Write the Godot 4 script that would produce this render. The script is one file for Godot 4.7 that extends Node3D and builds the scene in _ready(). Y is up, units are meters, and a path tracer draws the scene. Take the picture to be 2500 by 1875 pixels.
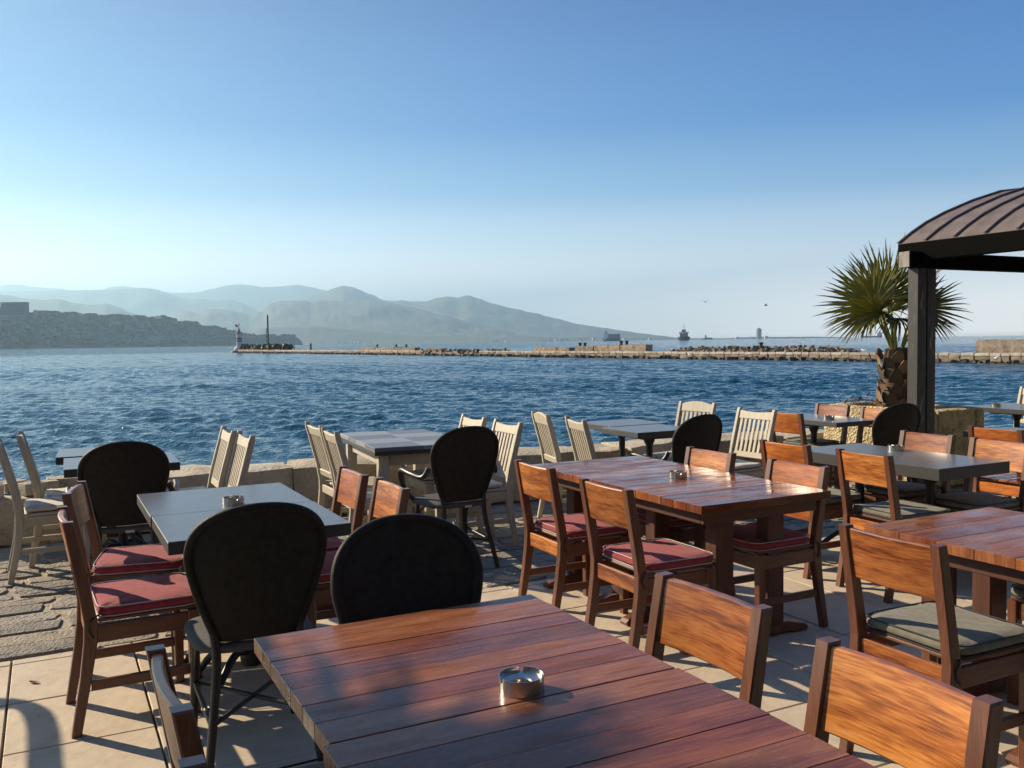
extends Node3D
# Seaside cafe terrace: furniture stands on a grid, x runs along the sea wall, -z points out to sea.

const CAM_H := 1.53
const FOCAL := 2200.0            # in pixels of a 2500 x 1875 picture
const SEA := -1.0
const TURN := 27.3               # degrees between the view and the sea wall's normal
var cam_basis: Basis
var names := {}
var M := {}

# ---------------------------------------------------------------- small tools
class MB:
	var v := PackedVector3Array()
	var n := PackedVector3Array()
	var t := PackedVector2Array()
	var c := PackedColorArray()
	var i := PackedInt32Array()
	func quad(a, b, cc, d, ta = Vector2(), tb = Vector2(), tc = Vector2(), td = Vector2()):
		# corners run counter-clockwise seen from outside
		var nn: Vector3 = (b - a).cross(cc - a)
		if nn.length_squared() < 1e-14:
			nn = (cc - a).cross(d - a)
		nn = nn.normalized()
		var k := v.size()
		v.append_array([a, b, cc, d]); n.append_array([nn, nn, nn, nn]); t.append_array([ta, tb, tc, td])
		i.append_array([k, k + 2, k + 1, k, k + 3, k + 2])
	func tri(a, b, cc, ta = Vector2(), tb = Vector2(), tc = Vector2()):
		var nn: Vector3 = (b - a).cross(cc - a).normalized()
		var k := v.size()
		v.append_array([a, b, cc]); n.append_array([nn, nn, nn]); t.append_array([ta, tb, tc])
		i.append_array([k, k + 2, k + 1])
	func mesh() -> ArrayMesh:
		var arr := []
		arr.resize(Mesh.ARRAY_MAX)
		arr[Mesh.ARRAY_VERTEX] = v; arr[Mesh.ARRAY_NORMAL] = n; arr[Mesh.ARRAY_TEX_UV] = t; arr[Mesh.ARRAY_INDEX] = i
		if c.size() == v.size(): arr[Mesh.ARRAY_COLOR] = c
		var m := ArrayMesh.new()
		m.add_surface_from_arrays(Mesh.PRIMITIVE_TRIANGLES, arr)
		return m

func rngs(s: int) -> RandomNumberGenerator:
	var r := RandomNumberGenerator.new()
	r.seed = s
	return r

# box with cut edges; the grain (u) runs along its longest side
func add_box(m: MB, size: Vector3, xf := Transform3D(), ch := 0.003, uo := Vector2(), us := Vector2(0.6, 0.3)):
	var h := size / 2.0
	ch = minf(ch, minf(h.x, minf(h.y, h.z)) * 0.6)
	var g := 0
	if size.y > size.x and size.y >= size.z: g = 1
	elif size.z > size.x and size.z > size.y: g = 2
	var uvf := func(p: Vector3, ax: int) -> Vector2:
		var o1 := (g + 1) % 3
		var o2 := (g + 2) % 3
		if ax == g: return Vector2(p[o1] / us.x, p[o2] / us.y) + uo
		return Vector2(p[g] / us.x, (p[o1] + p[o2]) / us.y) + uo
	var pt := func(s: Vector3, ax: int) -> Vector3:
		var p := Vector3(s.x * (h.x - ch), s.y * (h.y - ch), s.z * (h.z - ch))
		p[ax] = s[ax] * h[ax]
		return p
	for ax in 3:
		var b1 := (ax + 1) % 3
		var b2 := (ax + 2) % 3
		for sg in [-1.0, 1.0]:
			var cs := []
			for q in [[-1, -1], [1, -1], [1, 1], [-1, 1]]:
				var s := Vector3(); s[ax] = sg; s[b1] = q[0]; s[b2] = q[1]
				cs.append(pt.call(s, ax))
			if sg < 0: cs.reverse()
			m.quad(xf * cs[0], xf * cs[1], xf * cs[2], xf * cs[3], uvf.call(cs[0], ax), uvf.call(cs[1], ax), uvf.call(cs[2], ax), uvf.call(cs[3], ax))
	if ch <= 0.0: return
	for ax in 3: # edges that run along ax
		var b1 := (ax + 1) % 3
		var b2 := (ax + 2) % 3
		for q in [[-1, -1], [1, -1], [1, 1], [-1, 1]]:
			var s0 := Vector3(); s0[ax] = -1; s0[b1] = q[0]; s0[b2] = q[1]
			var s1 := s0; s1[ax] = 1
			var cs := [pt.call(s0, b1), pt.call(s1, b1), pt.call(s1, b2), pt.call(s0, b2)]
			var nn: Vector3 = (cs[1] - cs[0]).cross(cs[2] - cs[0])
			if nn.dot(Vector3(s0.x, s0.y, s0.z) - Vector3(1 if ax == 0 else 0, 1 if ax == 1 else 0, 1 if ax == 2 else 0) * s0[ax]) < 0: cs.reverse()
			m.quad(xf * cs[0], xf * cs[1], xf * cs[2], xf * cs[3], uvf.call(cs[0], b1), uvf.call(cs[1], b1), uvf.call(cs[2], b1), uvf.call(cs[3], b1))
	for sx in [-1, 1]:
		for sy in [-1, 1]:
			for sz in [-1, 1]:
				var s := Vector3(sx, sy, sz)
				var cs := [pt.call(s, 0), pt.call(s, 1), pt.call(s, 2)]
				if (cs[1] - cs[0]).cross(cs[2] - cs[0]).dot(s) < 0: cs.reverse()
				m.tri(xf * cs[0], xf * cs[1], xf * cs[2], uvf.call(cs[0], 0), uvf.call(cs[1], 0), uvf.call(cs[2], 0))

func box_mesh(size: Vector3, ch := 0.003, uo := Vector2(), us := Vector2(0.6, 0.3)) -> ArrayMesh:
	var m := MB.new()
	add_box(m, size, Transform3D(), ch, uo, us)
	return m.mesh()

# an outline (x, y), counter-clockwise, pushed along z with cut rims
func add_prism(m: MB, poly: PackedVector2Array, depth: float, xf := Transform3D(), ch := 0.003, uo := Vector2(), us := Vector2(0.6, 0.3)):
	var cnt := poly.size()
	var inner := PackedVector2Array()
	for k in cnt:
		var a := poly[(k + cnt - 1) % cnt]
		var b := poly[k]
		var c := poly[(k + 1) % cnt]
		var n1 := Vector2(-(b - a).y, (b - a).x).normalized()
		var n2 := Vector2(-(c - b).y, (c - b).x).normalized()
		var nn := (n1 + n2)
		nn = nn.normalized() / maxf(0.5, nn.length() * 0.5)
		inner.append(b + nn * ch)
	var z0 := depth / 2.0
	var z1 := z0 - ch
	var uvf := func(p: Vector3) -> Vector2: return Vector2(p.y / us.x, (p.x + p.z) / us.y) + uo
	var tr := Geometry2D.triangulate_polygon(inner)
	for k in range(0, tr.size(), 3):
		var q := [inner[tr[k]], inner[tr[k + 1]], inner[tr[k + 2]]]
		if (q[1] - q[0]).cross(q[2] - q[0]) < 0: q.reverse()
		var f := []
		for p in q: f.append(Vector3(p.x, p.y, z0))
		m.tri(xf * f[0], xf * f[1], xf * f[2], uvf.call(f[0]), uvf.call(f[1]), uvf.call(f[2]))
		f = []
		for p in q: f.append(Vector3(p.x, p.y, -z0))
		m.tri(xf * f[0], xf * f[2], xf * f[1], uvf.call(f[0]), uvf.call(f[2]), uvf.call(f[1]))
	for k in cnt:
		var k2 := (k + 1) % cnt
		var rows := [[inner[k], inner[k2], -z0], [poly[k], poly[k2], -z1], [poly[k], poly[k2], z1], [inner[k], inner[k2], z0]]
		for r in 3:
			var a := Vector3(rows[r][0].x, rows[r][0].y, rows[r][2])
			var b := Vector3(rows[r][1].x, rows[r][1].y, rows[r][2])
			var d := Vector3(rows[r + 1][0].x, rows[r + 1][0].y, rows[r + 1][2])
			var c := Vector3(rows[r + 1][1].x, rows[r + 1][1].y, rows[r + 1][2])
			m.quad(xf * a, xf * b, xf * c, xf * d, uvf.call(a), uvf.call(b), uvf.call(c), uvf.call(d))

# strip round a centre line in the side view, for legs that bend
func ribbon(line: Array, widths: Array) -> PackedVector2Array:
	var left := PackedVector2Array()
	var right := PackedVector2Array()
	for k in line.size():
		var w: float = widths[k] / 2.0
		left.append(line[k] + Vector2(w, 0)); right.append(line[k] - Vector2(w, 0))
	right.reverse()
	left.append_array(right)
	return left

func add_tube(m: MB, pts: Array, rad, sides := 10, caps := true, uo := Vector2(), squash := 1.0):
	var cnt := pts.size()
	var up := Vector3.UP
	var d0: Vector3 = (pts[1] - pts[0]).normalized()
	if absf(d0.dot(up)) > 0.9: up = Vector3.RIGHT
	var side := d0.cross(up).normalized()
	var base := m.v.size()
	var run := 0.0
	for k in cnt:
		var d: Vector3
		if k == 0: d = pts[1] - pts[0]
		elif k == cnt - 1: d = pts[k] - pts[k - 1]
		else: d = pts[k + 1] - pts[k - 1]
		d = d.normalized()
		side = (side - d * side.dot(d)).normalized()
		var nor := side.cross(d)
		var r: float = rad[k] if rad is Array else rad
		if k > 0: run += pts[k].distance_to(pts[k - 1])
		for s in sides + 1:
			var a := TAU * s / sides
			var o := side * cos(a) + nor * sin(a) * squash
			m.v.append(pts[k] + o * r); m.n.append(o.normalized())
			m.t.append(Vector2(run / 0.2, float(s) / sides) + uo)
	for k in cnt - 1:
		for s in sides:
			var a := base + k * (sides + 1) + s
			var b := a + sides + 1
			m.i.append_array([a, a + 1, b, a + 1, b + 1, b])
	if caps:
		for e in [0, cnt - 1]:
			var dd: Vector3 = (pts[0] - pts[1]).normalized() if e == 0 else (pts[cnt - 1] - pts[cnt - 2]).normalized()
			var k0 := m.v.size()
			m.v.append(pts[e]); m.n.append(dd); m.t.append(uo)
			for s in sides + 1:
				m.v.append(m.v[base + e * (sides + 1) + s]); m.n.append(dd); m.t.append(uo)
			for s in sides:
				if e == 0: m.i.append_array([k0, k0 + s + 2, k0 + s + 1])
				else: m.i.append_array([k0, k0 + s + 1, k0 + s + 2])

func tube_mesh(pts: Array, rad, sides := 10, squash := 1.0) -> ArrayMesh:
	var m := MB.new()
	add_tube(m, pts, rad, sides, true, Vector2(), squash)
	return m.mesh()

func smooth_path(pts: Array, per := 6) -> Array:
	var out := []
	for k in pts.size() - 1:
		var a = pts[maxi(k - 1, 0)]
		var b = pts[k]
		var c = pts[k + 1]
		var d = pts[mini(k + 2, pts.size() - 1)]
		for s in per: out.append(b.cubic_interpolate(c, a, d, float(s) / per))
	out.append(pts[-1])
	return out

func add_lathe(m: MB, prof: Array, sides := 24, xf := Transform3D(), uvs := 1.0):
	# profile (r, y) from the bottom to the top on the outside
	for k in prof.size() - 1:
		for s in sides:
			var a0 := TAU * s / sides
			var a1 := TAU * (s + 1) / sides
			var p = prof[k]
			var q = prof[k + 1]
			var A := Vector3(cos(a0) * p.x, p.y, -sin(a0) * p.x)
			var B := Vector3(cos(a1) * p.x, p.y, -sin(a1) * p.x)
			var C := Vector3(cos(a1) * q.x, q.y, -sin(a1) * q.x)
			var D := Vector3(cos(a0) * q.x, q.y, -sin(a0) * q.x)
			var sl := Vector2(q.y - p.y, p.x - q.x).normalized()
			var n0 := Vector3(cos(a0) * sl.x, sl.y, -sin(a0) * sl.x)
			var n1 := Vector3(cos(a1) * sl.x, sl.y, -sin(a1) * sl.x)
			var k0 := m.v.size()
			m.v.append_array([xf * A, xf * B, xf * C, xf * D])
			m.n.append_array([xf.basis * n0, xf.basis * n1, xf.basis * n1, xf.basis * n0])
			m.t.append_array([Vector2(a0, p.y) * uvs, Vector2(a1, p.y) * uvs, Vector2(a1, q.y) * uvs, Vector2(a0, q.y) * uvs])
			m.i.append_array([k0, k0 + 2, k0 + 1, k0, k0 + 3, k0 + 2])

# a closed grid of points (rows x cols) given by a function, smooth normals by differences
func add_grid(m: MB, rows: int, cols: int, f: Callable, uvs := Vector2.ONE, flip := false):
	var P := []
	for r in rows + 1:
		for c in cols + 1: P.append(f.call(float(r) / rows, float(c) / cols))
	var k0 := m.v.size()
	for r in rows + 1:
		for c in cols + 1:
			var a: Vector3 = P[mini(r + 1, rows) * (cols + 1) + c] - P[maxi(r - 1, 0) * (cols + 1) + c]
			var b: Vector3 = P[r * (cols + 1) + mini(c + 1, cols)] - P[r * (cols + 1) + maxi(c - 1, 0)]
			var nn := b.cross(a).normalized()
			if flip: nn = -nn
			m.v.append(P[r * (cols + 1) + c]); m.n.append(nn); m.t.append(Vector2(float(c) / cols, float(r) / rows) * uvs)
	for r in rows:
		for c in cols:
			var a := k0 + r * (cols + 1) + c
			var b := a + cols + 1
			if flip: m.i.append_array([a, a + 1, b + 1, a, b + 1, b])
			else: m.i.append_array([a, b + 1, a + 1, a, b, b + 1])

func spow(x: float, e: float) -> float: return signf(x) * pow(absf(x), e)

# padded square: a superquadric with puckers
func cushion_mesh(sx: float, sy: float, sz: float, s: int) -> ArrayMesh:
	var nz := FastNoiseLite.new(); nz.seed = s; nz.frequency = 9.0
	var m := MB.new()
	var f := func(r, c):
		var phi: float = (r - 0.5) * PI
		var th: float = -c * TAU
		var cp := spow(cos(phi), 0.32)
		var p := Vector3(sx * 0.5 * cp * spow(cos(th), 0.22), sy * 0.5 * spow(sin(phi), 0.75), sz * 0.5 * cp * spow(sin(th), 0.22))
		var w: float = nz.get_noise_3d(p.x, p.y, p.z)
		p.y += w * 0.012 * cp if r > 0.5 else 0.0
		p.x *= 1.0 + w * 0.02; p.z *= 1.0 + w * 0.02
		return p
	add_grid(m, 14, 56, f, Vector2(3, 1))
	return m.mesh()

func thing(called: String, label: String, category: String, at := Vector3.ZERO, turn := 0.0, group := "") -> Node3D:
	var o := Node3D.new()
	enter(o, called, label, category, group)
	o.position = at
	o.rotation_degrees.y = turn
	return o

func numbered(called: String) -> String:
	var k: int = names.get(called, 0)
	names[called] = k + 1
	return called if k == 0 else "%s_%03d" % [called, k]

func enter(o: Node3D, called: String, label: String, category: String, group := ""):
	o.name = numbered(called)
	add_child(o)
	o.set_meta("label", label); o.set_meta("category", category)
	if group != "": o.set_meta("group", group)

func part(parent: Node, called: String, mesh: Mesh, mat: Material, xf := Transform3D()) -> MeshInstance3D:
	var o := MeshInstance3D.new()
	o.name = called; o.mesh = mesh; o.material_override = mat; o.transform = xf
	parent.add_child(o, true)
	return o

func structure(called: String, mesh: Mesh, mat: Material) -> MeshInstance3D:
	var o := MeshInstance3D.new()
	o.name = numbered(called); o.mesh = mesh; o.material_override = mat
	add_child(o)
	o.set_meta("kind", "structure")
	return o

func at(x: float, y: float, z := 0.0) -> Transform3D: return Transform3D(Basis(), Vector3(x, y, z))
func turned(ax: Vector3, deg: float, p: Vector3) -> Transform3D: return Transform3D(Basis(ax, deg_to_rad(deg)), p)

# terrace grid: u along the wall, v out to sea
func G(u: float, v: float, y := 0.0) -> Vector3: return Vector3(u, y, -v)

# a pixel of the photograph and the distance along the view give a place
func far_at(px: float, py: float, depth: float) -> Vector3:
	var d := cam_basis * Vector3((px - 1250.0) / FOCAL, -(py - 937.5) / FOCAL, -1.0)
	var f := Vector3(sin(deg_to_rad(TURN)), 0, -cos(deg_to_rad(TURN)))
	return Vector3(0, CAM_H, 0) + d * (depth / d.dot(f))

func sea_y(p: Vector3) -> float: return SEA - (p.x * p.x + p.z * p.z) / 1.48e7  # the sea bends with the earth

# ---------------------------------------------------------------- textures and materials
func lut(stops: Array) -> PackedByteArray:   # stops: [place, linear colour]
	var out := PackedByteArray()
	for k in 256:
		var x := k / 255.0
		var c: Color = stops[0][1]
		for s in stops.size() - 1:
			if x >= stops[s][0]:
				c = stops[s][1].lerp(stops[s + 1][1], clampf((x - stops[s][0]) / (stops[s + 1][0] - stops[s][0]), 0, 1))
		c = c.linear_to_srgb()
		out.append_array([int(clampf(c.r, 0, 1) * 255), int(clampf(c.g, 0, 1) * 255), int(clampf(c.b, 0, 1) * 255)])
	return out

func noise_img(s: int, w: int, h: int, freq: float, oct := 4, to_w := 0, to_h := 0, kind := FastNoiseLite.TYPE_SIMPLEX_SMOOTH, cell := false) -> Image:
	var n := FastNoiseLite.new()
	n.seed = s; n.frequency = freq; n.fractal_octaves = oct; n.noise_type = kind
	if cell:
		n.noise_type = FastNoiseLite.TYPE_CELLULAR
		n.cellular_return_type = FastNoiseLite.RETURN_DISTANCE2_SUB
	var im := n.get_seamless_image(w, h, false, false, 0.12)
	if to_w > 0: im.resize(to_w, to_h, Image.INTERPOLATE_CUBIC)
	im.convert(Image.FORMAT_L8)
	return im

func blend(imgs: Array, weights: Array, gain := 1.0) -> PackedByteArray:
	var d := []
	for im in imgs: d.append(im.get_data())
	var out := PackedByteArray()
	var cnt: int = d[0].size()
	out.resize(cnt)
	for k in cnt:
		var x := 0.0
		for j in d.size(): x += d[j][k] * weights[j]
		out[k] = clampi(int((x - 127.5) * gain + 127.5), 0, 255)
	return out

func colored(g: PackedByteArray, w: int, h: int, l: PackedByteArray) -> Image:
	var out := PackedByteArray()
	out.resize(g.size() * 3)
	for k in g.size():
		var j := g[k] * 3
		out[k * 3] = l[j]; out[k * 3 + 1] = l[j + 1]; out[k * 3 + 2] = l[j + 2]
	return Image.create_from_data(w, h, false, Image.FORMAT_RGB8, out)

func tex(im: Image) -> ImageTexture:
	im.generate_mipmaps()
	return ImageTexture.create_from_image(im)

func grey_tex(g: PackedByteArray, w: int, h: int) -> ImageTexture: return tex(Image.create_from_data(w, h, false, Image.FORMAT_L8, g))

func mat(called: String, rough: float, color := Color.WHITE, texture: Texture2D = null, metal := 0.0, spec := 0.5) -> StandardMaterial3D:
	var m := StandardMaterial3D.new()
	m.resource_name = called
	m.roughness = rough; m.metallic = metal; m.metallic_specular = spec
	m.albedo_color = color.linear_to_srgb()
	if texture: m.albedo_texture = texture
	M[called] = m
	return m

func relief(m: StandardMaterial3D, t: Texture2D, cm: float):
	m.heightmap_enabled = true; m.heightmap_texture = t; m.heightmap_scale = cm

func box_map(m: StandardMaterial3D, s: float, world := true):
	m.uv1_triplanar = true; m.uv1_world_triplanar = world; m.uv1_scale = Vector3.ONE * s

func wood(s: int, stops: Array, gain := 1.5, flecks := 0, fleck_color := Color(), worn := 0) -> ImageTexture:
	var a := noise_img(s, 26, 170, 0.022, 3, 512, 512)
	var b := noise_img(s + 1, 56, 512, 0.09, 3, 512, 512)
	var c := noise_img(s + 2, 100, 330, 0.04, 4, 512, 512)
	var im := colored(blend([a, b, c], [0.36, 0.38, 0.26], gain), 512, 512, lut(stops))
	var r := rngs(s)
	for k in worn:   # soft pale rubs along the grain
		var x0 := r.randf() * 512; var y0 := r.randf() * 512; var ln := r.randf_range(8, 46); var hh := r.randf_range(1.5, 5)
		for yy in range(-6, 7):
			for xx in range(-int(ln), int(ln)):
				var f := exp(-pow(xx / ln * 1.7, 2) - pow(yy / hh, 2)) * 0.3 * (0.35 + 0.65 * r.randf())
				var px := posmod(int(x0) + xx, 512); var py := posmod(int(y0) + yy, 512)
				im.set_pixel(px, py, im.get_pixel(px, py).lerp(fleck_color, f))
	for k in flecks:
		var x := r.randi_range(0, 500); var y := r.randi_range(0, 509)
		var l := r.randi_range(1, 6)
		for j in l: im.set_pixel(x + j, y, im.get_pixel(x + j, y).lerp(fleck_color, r.randf_range(0.35, 0.85)))
		if r.randf() < 0.3: im.set_pixel(x, y + 1, fleck_color)
	return tex(im)

func L(r: float, g: float, b: float) -> Color: return Color(r, g, b)

func make_materials():
	# varnished chair wood: orange rails, darker stiles
	var rl := [[0.0, L(0.14, 0.042, 0.012)], [0.38, L(0.34, 0.105, 0.022)], [0.62, L(0.50, 0.185, 0.040)], [1.0, L(0.62, 0.27, 0.075)]]
	for k in 3:
		var m := mat("rail_wood%d" % k, 0.36, Color.WHITE, wood(11 + k * 10, rl, [1.7, 2.1, 1.4][k]))
		m.albedo_color = [Color(1, 1, 1), Color(0.80, 0.74, 0.70), Color(0.95, 0.88, 0.80)][k]
		m.clearcoat_enabled = true; m.clearcoat = 0.35; m.clearcoat_roughness = 0.25
	var sl := [[0.0, L(0.055, 0.018, 0.009)], [0.5, L(0.12, 0.041, 0.019)], [1.0, L(0.20, 0.076, 0.036)]]
	for k in 2:
		var m := mat("stile_wood%d" % k, 0.42, Color.WHITE, wood(41 + k * 10, sl, 1.3))
		m.clearcoat_enabled = true; m.clearcoat = 0.3; m.clearcoat_roughness = 0.3
	# table planks: red-brown, rubbed and chipped
	var tl := [[0.0, L(0.10, 0.032, 0.015)], [0.5, L(0.225, 0.080, 0.036)], [1.0, L(0.35, 0.145, 0.066)]]
	var tt := wood(71, tl, 1.35, 170, Color(0.83, 0.72, 0.66), 14)
	var tt2 := wood(83, tl, 1.5, 110, Color(0.83, 0.72, 0.66), 8)
	var rough_t := grey_tex(blend([noise_img(91, 128, 128, 0.02, 4, 512, 512), noise_img(92, 48, 512, 0.05, 3, 512, 512)], [0.6, 0.4], 1.4), 512, 512)
	for k in 4:
		var m := mat("plank_wood%d" % k, 0.52, Color.WHITE, [tt, tt2, tt, tt2][k])
		m.albedo_color = [Color(1, 1, 1), Color(0.82, 0.78, 0.8), Color(1.06, 1.04, 0.94), Color(0.93, 0.86, 0.86)][k]
		m.roughness_texture = rough_t
		m.clearcoat_enabled = true; m.clearcoat = 0.10; m.clearcoat_roughness = 0.14; m.metallic_specular = 0.36
	mat("plank_orange", 0.5, Color(0.40, 0.17, 0.06), wood(77, [[0.0, L(0.5, 0.42, 0.36)], [1.0, L(1, 1, 1)]], 1.3, 60, Color(1, 1, 1), 4)).roughness_texture = rough_t
	mat("frame_wood", 0.5, Color.WHITE, wood(97, [[0.0, L(0.04, 0.013, 0.007)], [1.0, L(0.115, 0.042, 0.022)]], 1.2))
	# pale painted hardwood
	var pl := [[0.0, L(0.27, 0.23, 0.17)], [0.4, L(0.43, 0.375, 0.28)], [1.0, L(0.54, 0.48, 0.37)]]
	mat("pale_wood", 0.6, Color.WHITE, wood(101, pl, 1.2))
	# cloth
	var wv := PackedByteArray(); wv.resize(128 * 128)
	var rr := rngs(5)
	for y in 128:
		for x in 128:
			var over := ((x / 4) + (y / 4)) % 2 == 0
			var q := sin((x % 4 + 0.5) / 4.0 * PI) * sin((y % 4 + 0.5) / 4.0 * PI)
			wv[y * 128 + x] = clampi(int((0.35 + 0.4 * q + (0.15 if over else 0.0)) * 255 + rr.randf_range(-22, 22)), 0, 255)
	var weave := grey_tex(wv, 128, 128)
	var blot := blend([noise_img(7, 128, 128, 0.03, 4), noise_img(8, 128, 128, 0.15, 2)], [0.7, 0.3], 1.2)
	for d in [["red_cloth", [[0.0, L(0.22, 0.025, 0.034)], [1.0, L(0.33, 0.047, 0.056)]]], ["grey_cloth", [[0.0, L(0.115, 0.108, 0.082)], [1.0, L(0.20, 0.19, 0.15)]]], ["beige_cloth", [[0.0, L(0.52, 0.46, 0.37)], [1.0, L(0.66, 0.60, 0.49)]]]]:
		var m := mat(d[0], 0.9, Color.WHITE, tex(colored(blot, 128, 128, lut(d[1]))), 0.0, 0.3)
		m.rim_enabled = true; m.rim = 0.3; m.rim_tint = 0.7
		box_map(m, 5.0, false)
		relief(m, weave, 0.05)
	mat("piping", 0.8, Color(0.42, 0.38, 0.37))
	mat("dark_piping", 0.8, Color(0.03, 0.03, 0.03))
	# woven resin
	var m2 := mat("wicker", 0.62, Color(0.026, 0.0235, 0.021), grain_tex(43), 0.0, 0.3)
	box_map(m2, 6.0, false); relief(m2, weave, 0.22)
	m2 = mat("wicker_seat", 0.75, Color(0.075, 0.068, 0.058), null, 0.0, 0.4)
	box_map(m2, 6.0, false); relief(m2, weave, 0.22)
	mat("cane_frame", 0.4, Color(0.022, 0.014, 0.010))
	mat("black_iron", 0.45, Color(0.012, 0.012, 0.013))
	mat("steel", 0.27, Color(0.50, 0.475, 0.44), null, 1.0)
	mat("steel_dark", 0.35, Color(0.20, 0.19, 0.18), null, 1.0)
	mat("tag_paper", 0.6, Color(0.45, 0.45, 0.44))
	# laminate table tops
	var lam := tex(colored(blend([noise_img(15, 256, 256, 0.02, 4), noise_img(16, 256, 256, 0.3, 2)], [0.6, 0.4], 1.2), 256, 256, lut([[0.0, L(0.085, 0.084, 0.087)], [1.0, L(0.135, 0.134, 0.137)]])))
	m2 = mat("laminate", 0.28, Color.WHITE, lam); box_map(m2, 2.0, false)
	m2 = mat("laminate_edge", 0.5, Color(0.035, 0.033, 0.032))
	m2 = mat("slate_light", 0.42, Color(0.30, 0.31, 0.31), lam_scale(17)); box_map(m2, 3.0)
	m2 = mat("slate_dark", 0.42, Color(0.17, 0.175, 0.18), lam_scale(18)); box_map(m2, 3.0)
	# ground
	var gp := blend([noise_img(21, 512, 512, 0.008, 4), noise_img(22, 512, 512, 0.12, 3), noise_img(23, 512, 512, 0.03, 3)], [0.45, 0.2, 0.35], 1.4)
	var fine := grey_tex(blend([noise_img(24, 512, 512, 0.05, 5), noise_img(25, 512, 512, 0.35, 2)], [0.7, 0.3], 1.3), 512, 512)
	var tile_t := tex(colored(gp, 512, 512, lut([[0.0, L(0.30, 0.24, 0.17)], [0.16, L(0.47, 0.385, 0.28)], [0.6, L(0.54, 0.45, 0.335)], [1.0, L(0.60, 0.505, 0.385)]])))
	for k in 3:
		m2 = mat("floor_tile%d" % k, 0.75, [Color(1, 1, 1), Color(0.93, 0.93, 0.93), Color(0.97, 0.96, 0.93)][k], tile_t)
		box_map(m2, 0.55 + 0.07 * k); relief(m2, fine, 0.12)
	m2 = mat("grout", 0.9, Color(0.20, 0.18, 0.14)); box_map(m2, 2.0); relief(m2, fine, 0.3)
	var st := tex(colored(gp, 512, 512, lut([[0.0, L(0.11, 0.096, 0.076)], [0.3, L(0.25, 0.22, 0.176)], [1.0, L(0.39, 0.35, 0.285)]])))
	for k in 3:
		m2 = mat("flagstone%d" % k, 0.85, [Color(1, 1, 1), Color(0.80, 0.80, 0.82), Color(1.1, 1.05, 0.98)][k], st)
		box_map(m2, 1.3 + 0.2 * k); relief(m2, fine, 1.2)
	m2 = mat("mortar", 0.95, Color(0.56, 0.49, 0.37), grain_tex(26)); box_map(m2, 2.2); relief(m2, fine, 1.4)
	m2 = mat("soil", 0.95, Color(0.30, 0.27, 0.21), grain_tex(27)); box_map(m2, 0.4)
	# sea wall limestone, stucco, breakwater stone
	var ws := blend([noise_img(31, 512, 512, 0.006, 5), noise_img(32, 512, 512, 0.06, 4)], [0.6, 0.4], 1.5)
	var wt := tex(colored(ws, 512, 512, lut([[0.0, L(0.20, 0.155, 0.095)], [0.25, L(0.41, 0.345, 0.245)], [1.0, L(0.55, 0.48, 0.365)]])))
	for k in 2:
		m2 = mat("limestone%d" % k, 0.85, [Color(1, 1, 1), Color(0.9, 0.88, 0.84)][k], wt)
		box_map(m2, 0.7 + 0.2 * k); relief(m2, fine, 1.0)
	var stu := grey_tex(blend([noise_img(35, 512, 512, 0.05, 3, 0, 0, FastNoiseLite.TYPE_CELLULAR), noise_img(36, 512, 512, 0.04, 4)], [0.6, 0.4], 1.8), 512, 512)
	m2 = mat("stucco", 0.9, Color(0.62, 0.50, 0.27), grain_tex(37)); box_map(m2, 1.3); relief(m2, stu, 2.5)
	var bw := tex(colored(ws, 512, 512, lut([[0.0, L(0.08, 0.06, 0.042)], [0.35, L(0.20, 0.155, 0.11)], [1.0, L(0.36, 0.30, 0.23)]])))
	for k in 3:
		m2 = mat("pier_stone%d" % k, 0.9, [Color(1, 1, 1), Color(0.85, 0.82, 0.8), Color(1.08, 1.05, 1.0)][k], bw)
		box_map(m2, 0.35); relief(m2, fine, 2.0)
	var pg := grain_tex(38)
	for k in 3:
		mat("pier_cap%d" % k, 0.85, [Color(0.47, 0.41, 0.34), Color(0.38, 0.32, 0.25), Color(0.52, 0.46, 0.39)][k], pg); box_map(M["pier_cap%d" % k], 0.4)
	mat("weedy_rock", 0.7, Color(0.060, 0.052, 0.034), grain_tex(39)); box_map(M.weedy_rock, 0.8); relief(M.weedy_rock, fine, 3.0)
	# pavilion
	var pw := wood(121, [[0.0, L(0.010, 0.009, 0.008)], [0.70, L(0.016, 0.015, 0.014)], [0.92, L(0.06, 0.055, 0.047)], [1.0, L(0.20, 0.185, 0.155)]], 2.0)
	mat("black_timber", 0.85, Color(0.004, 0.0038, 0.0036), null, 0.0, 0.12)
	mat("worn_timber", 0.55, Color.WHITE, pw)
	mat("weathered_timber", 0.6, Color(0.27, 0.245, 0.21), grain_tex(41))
	var rt := tex(colored(blend([noise_img(42, 512, 512, 0.01, 5), noise_img(43, 512, 512, 0.12, 3)], [0.7, 0.3], 1.6), 512, 512, lut([[0.0, L(0.10, 0.075, 0.06)], [0.5, L(0.165, 0.125, 0.10)], [0.9, L(0.19, 0.15, 0.122)], [1.0, L(0.26, 0.22, 0.19)]])))
	m2 = mat("roof_metal", 0.5, Color.WHITE, rt); box_map(m2, 0.9)
	# palm
	var leaf := tex(colored(blend([noise_img(51, 32, 256, 0.04, 3, 256, 256), noise_img(52, 256, 256, 0.02, 3)], [0.6, 0.4], 1.4), 256, 256, lut([[0.0, L(0.065, 0.076, 0.015)], [0.5, L(0.14, 0.142, 0.032)], [1.0, L(0.29, 0.255, 0.08)]])))
	m2 = mat("palm_leaf", 0.42, Color.WHITE, leaf); m2.backlight_enabled = true; m2.backlight = Color(0.5, 0.5, 0.14)
	mat("palm_stalk", 0.5, Color(0.27, 0.27, 0.07))
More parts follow.
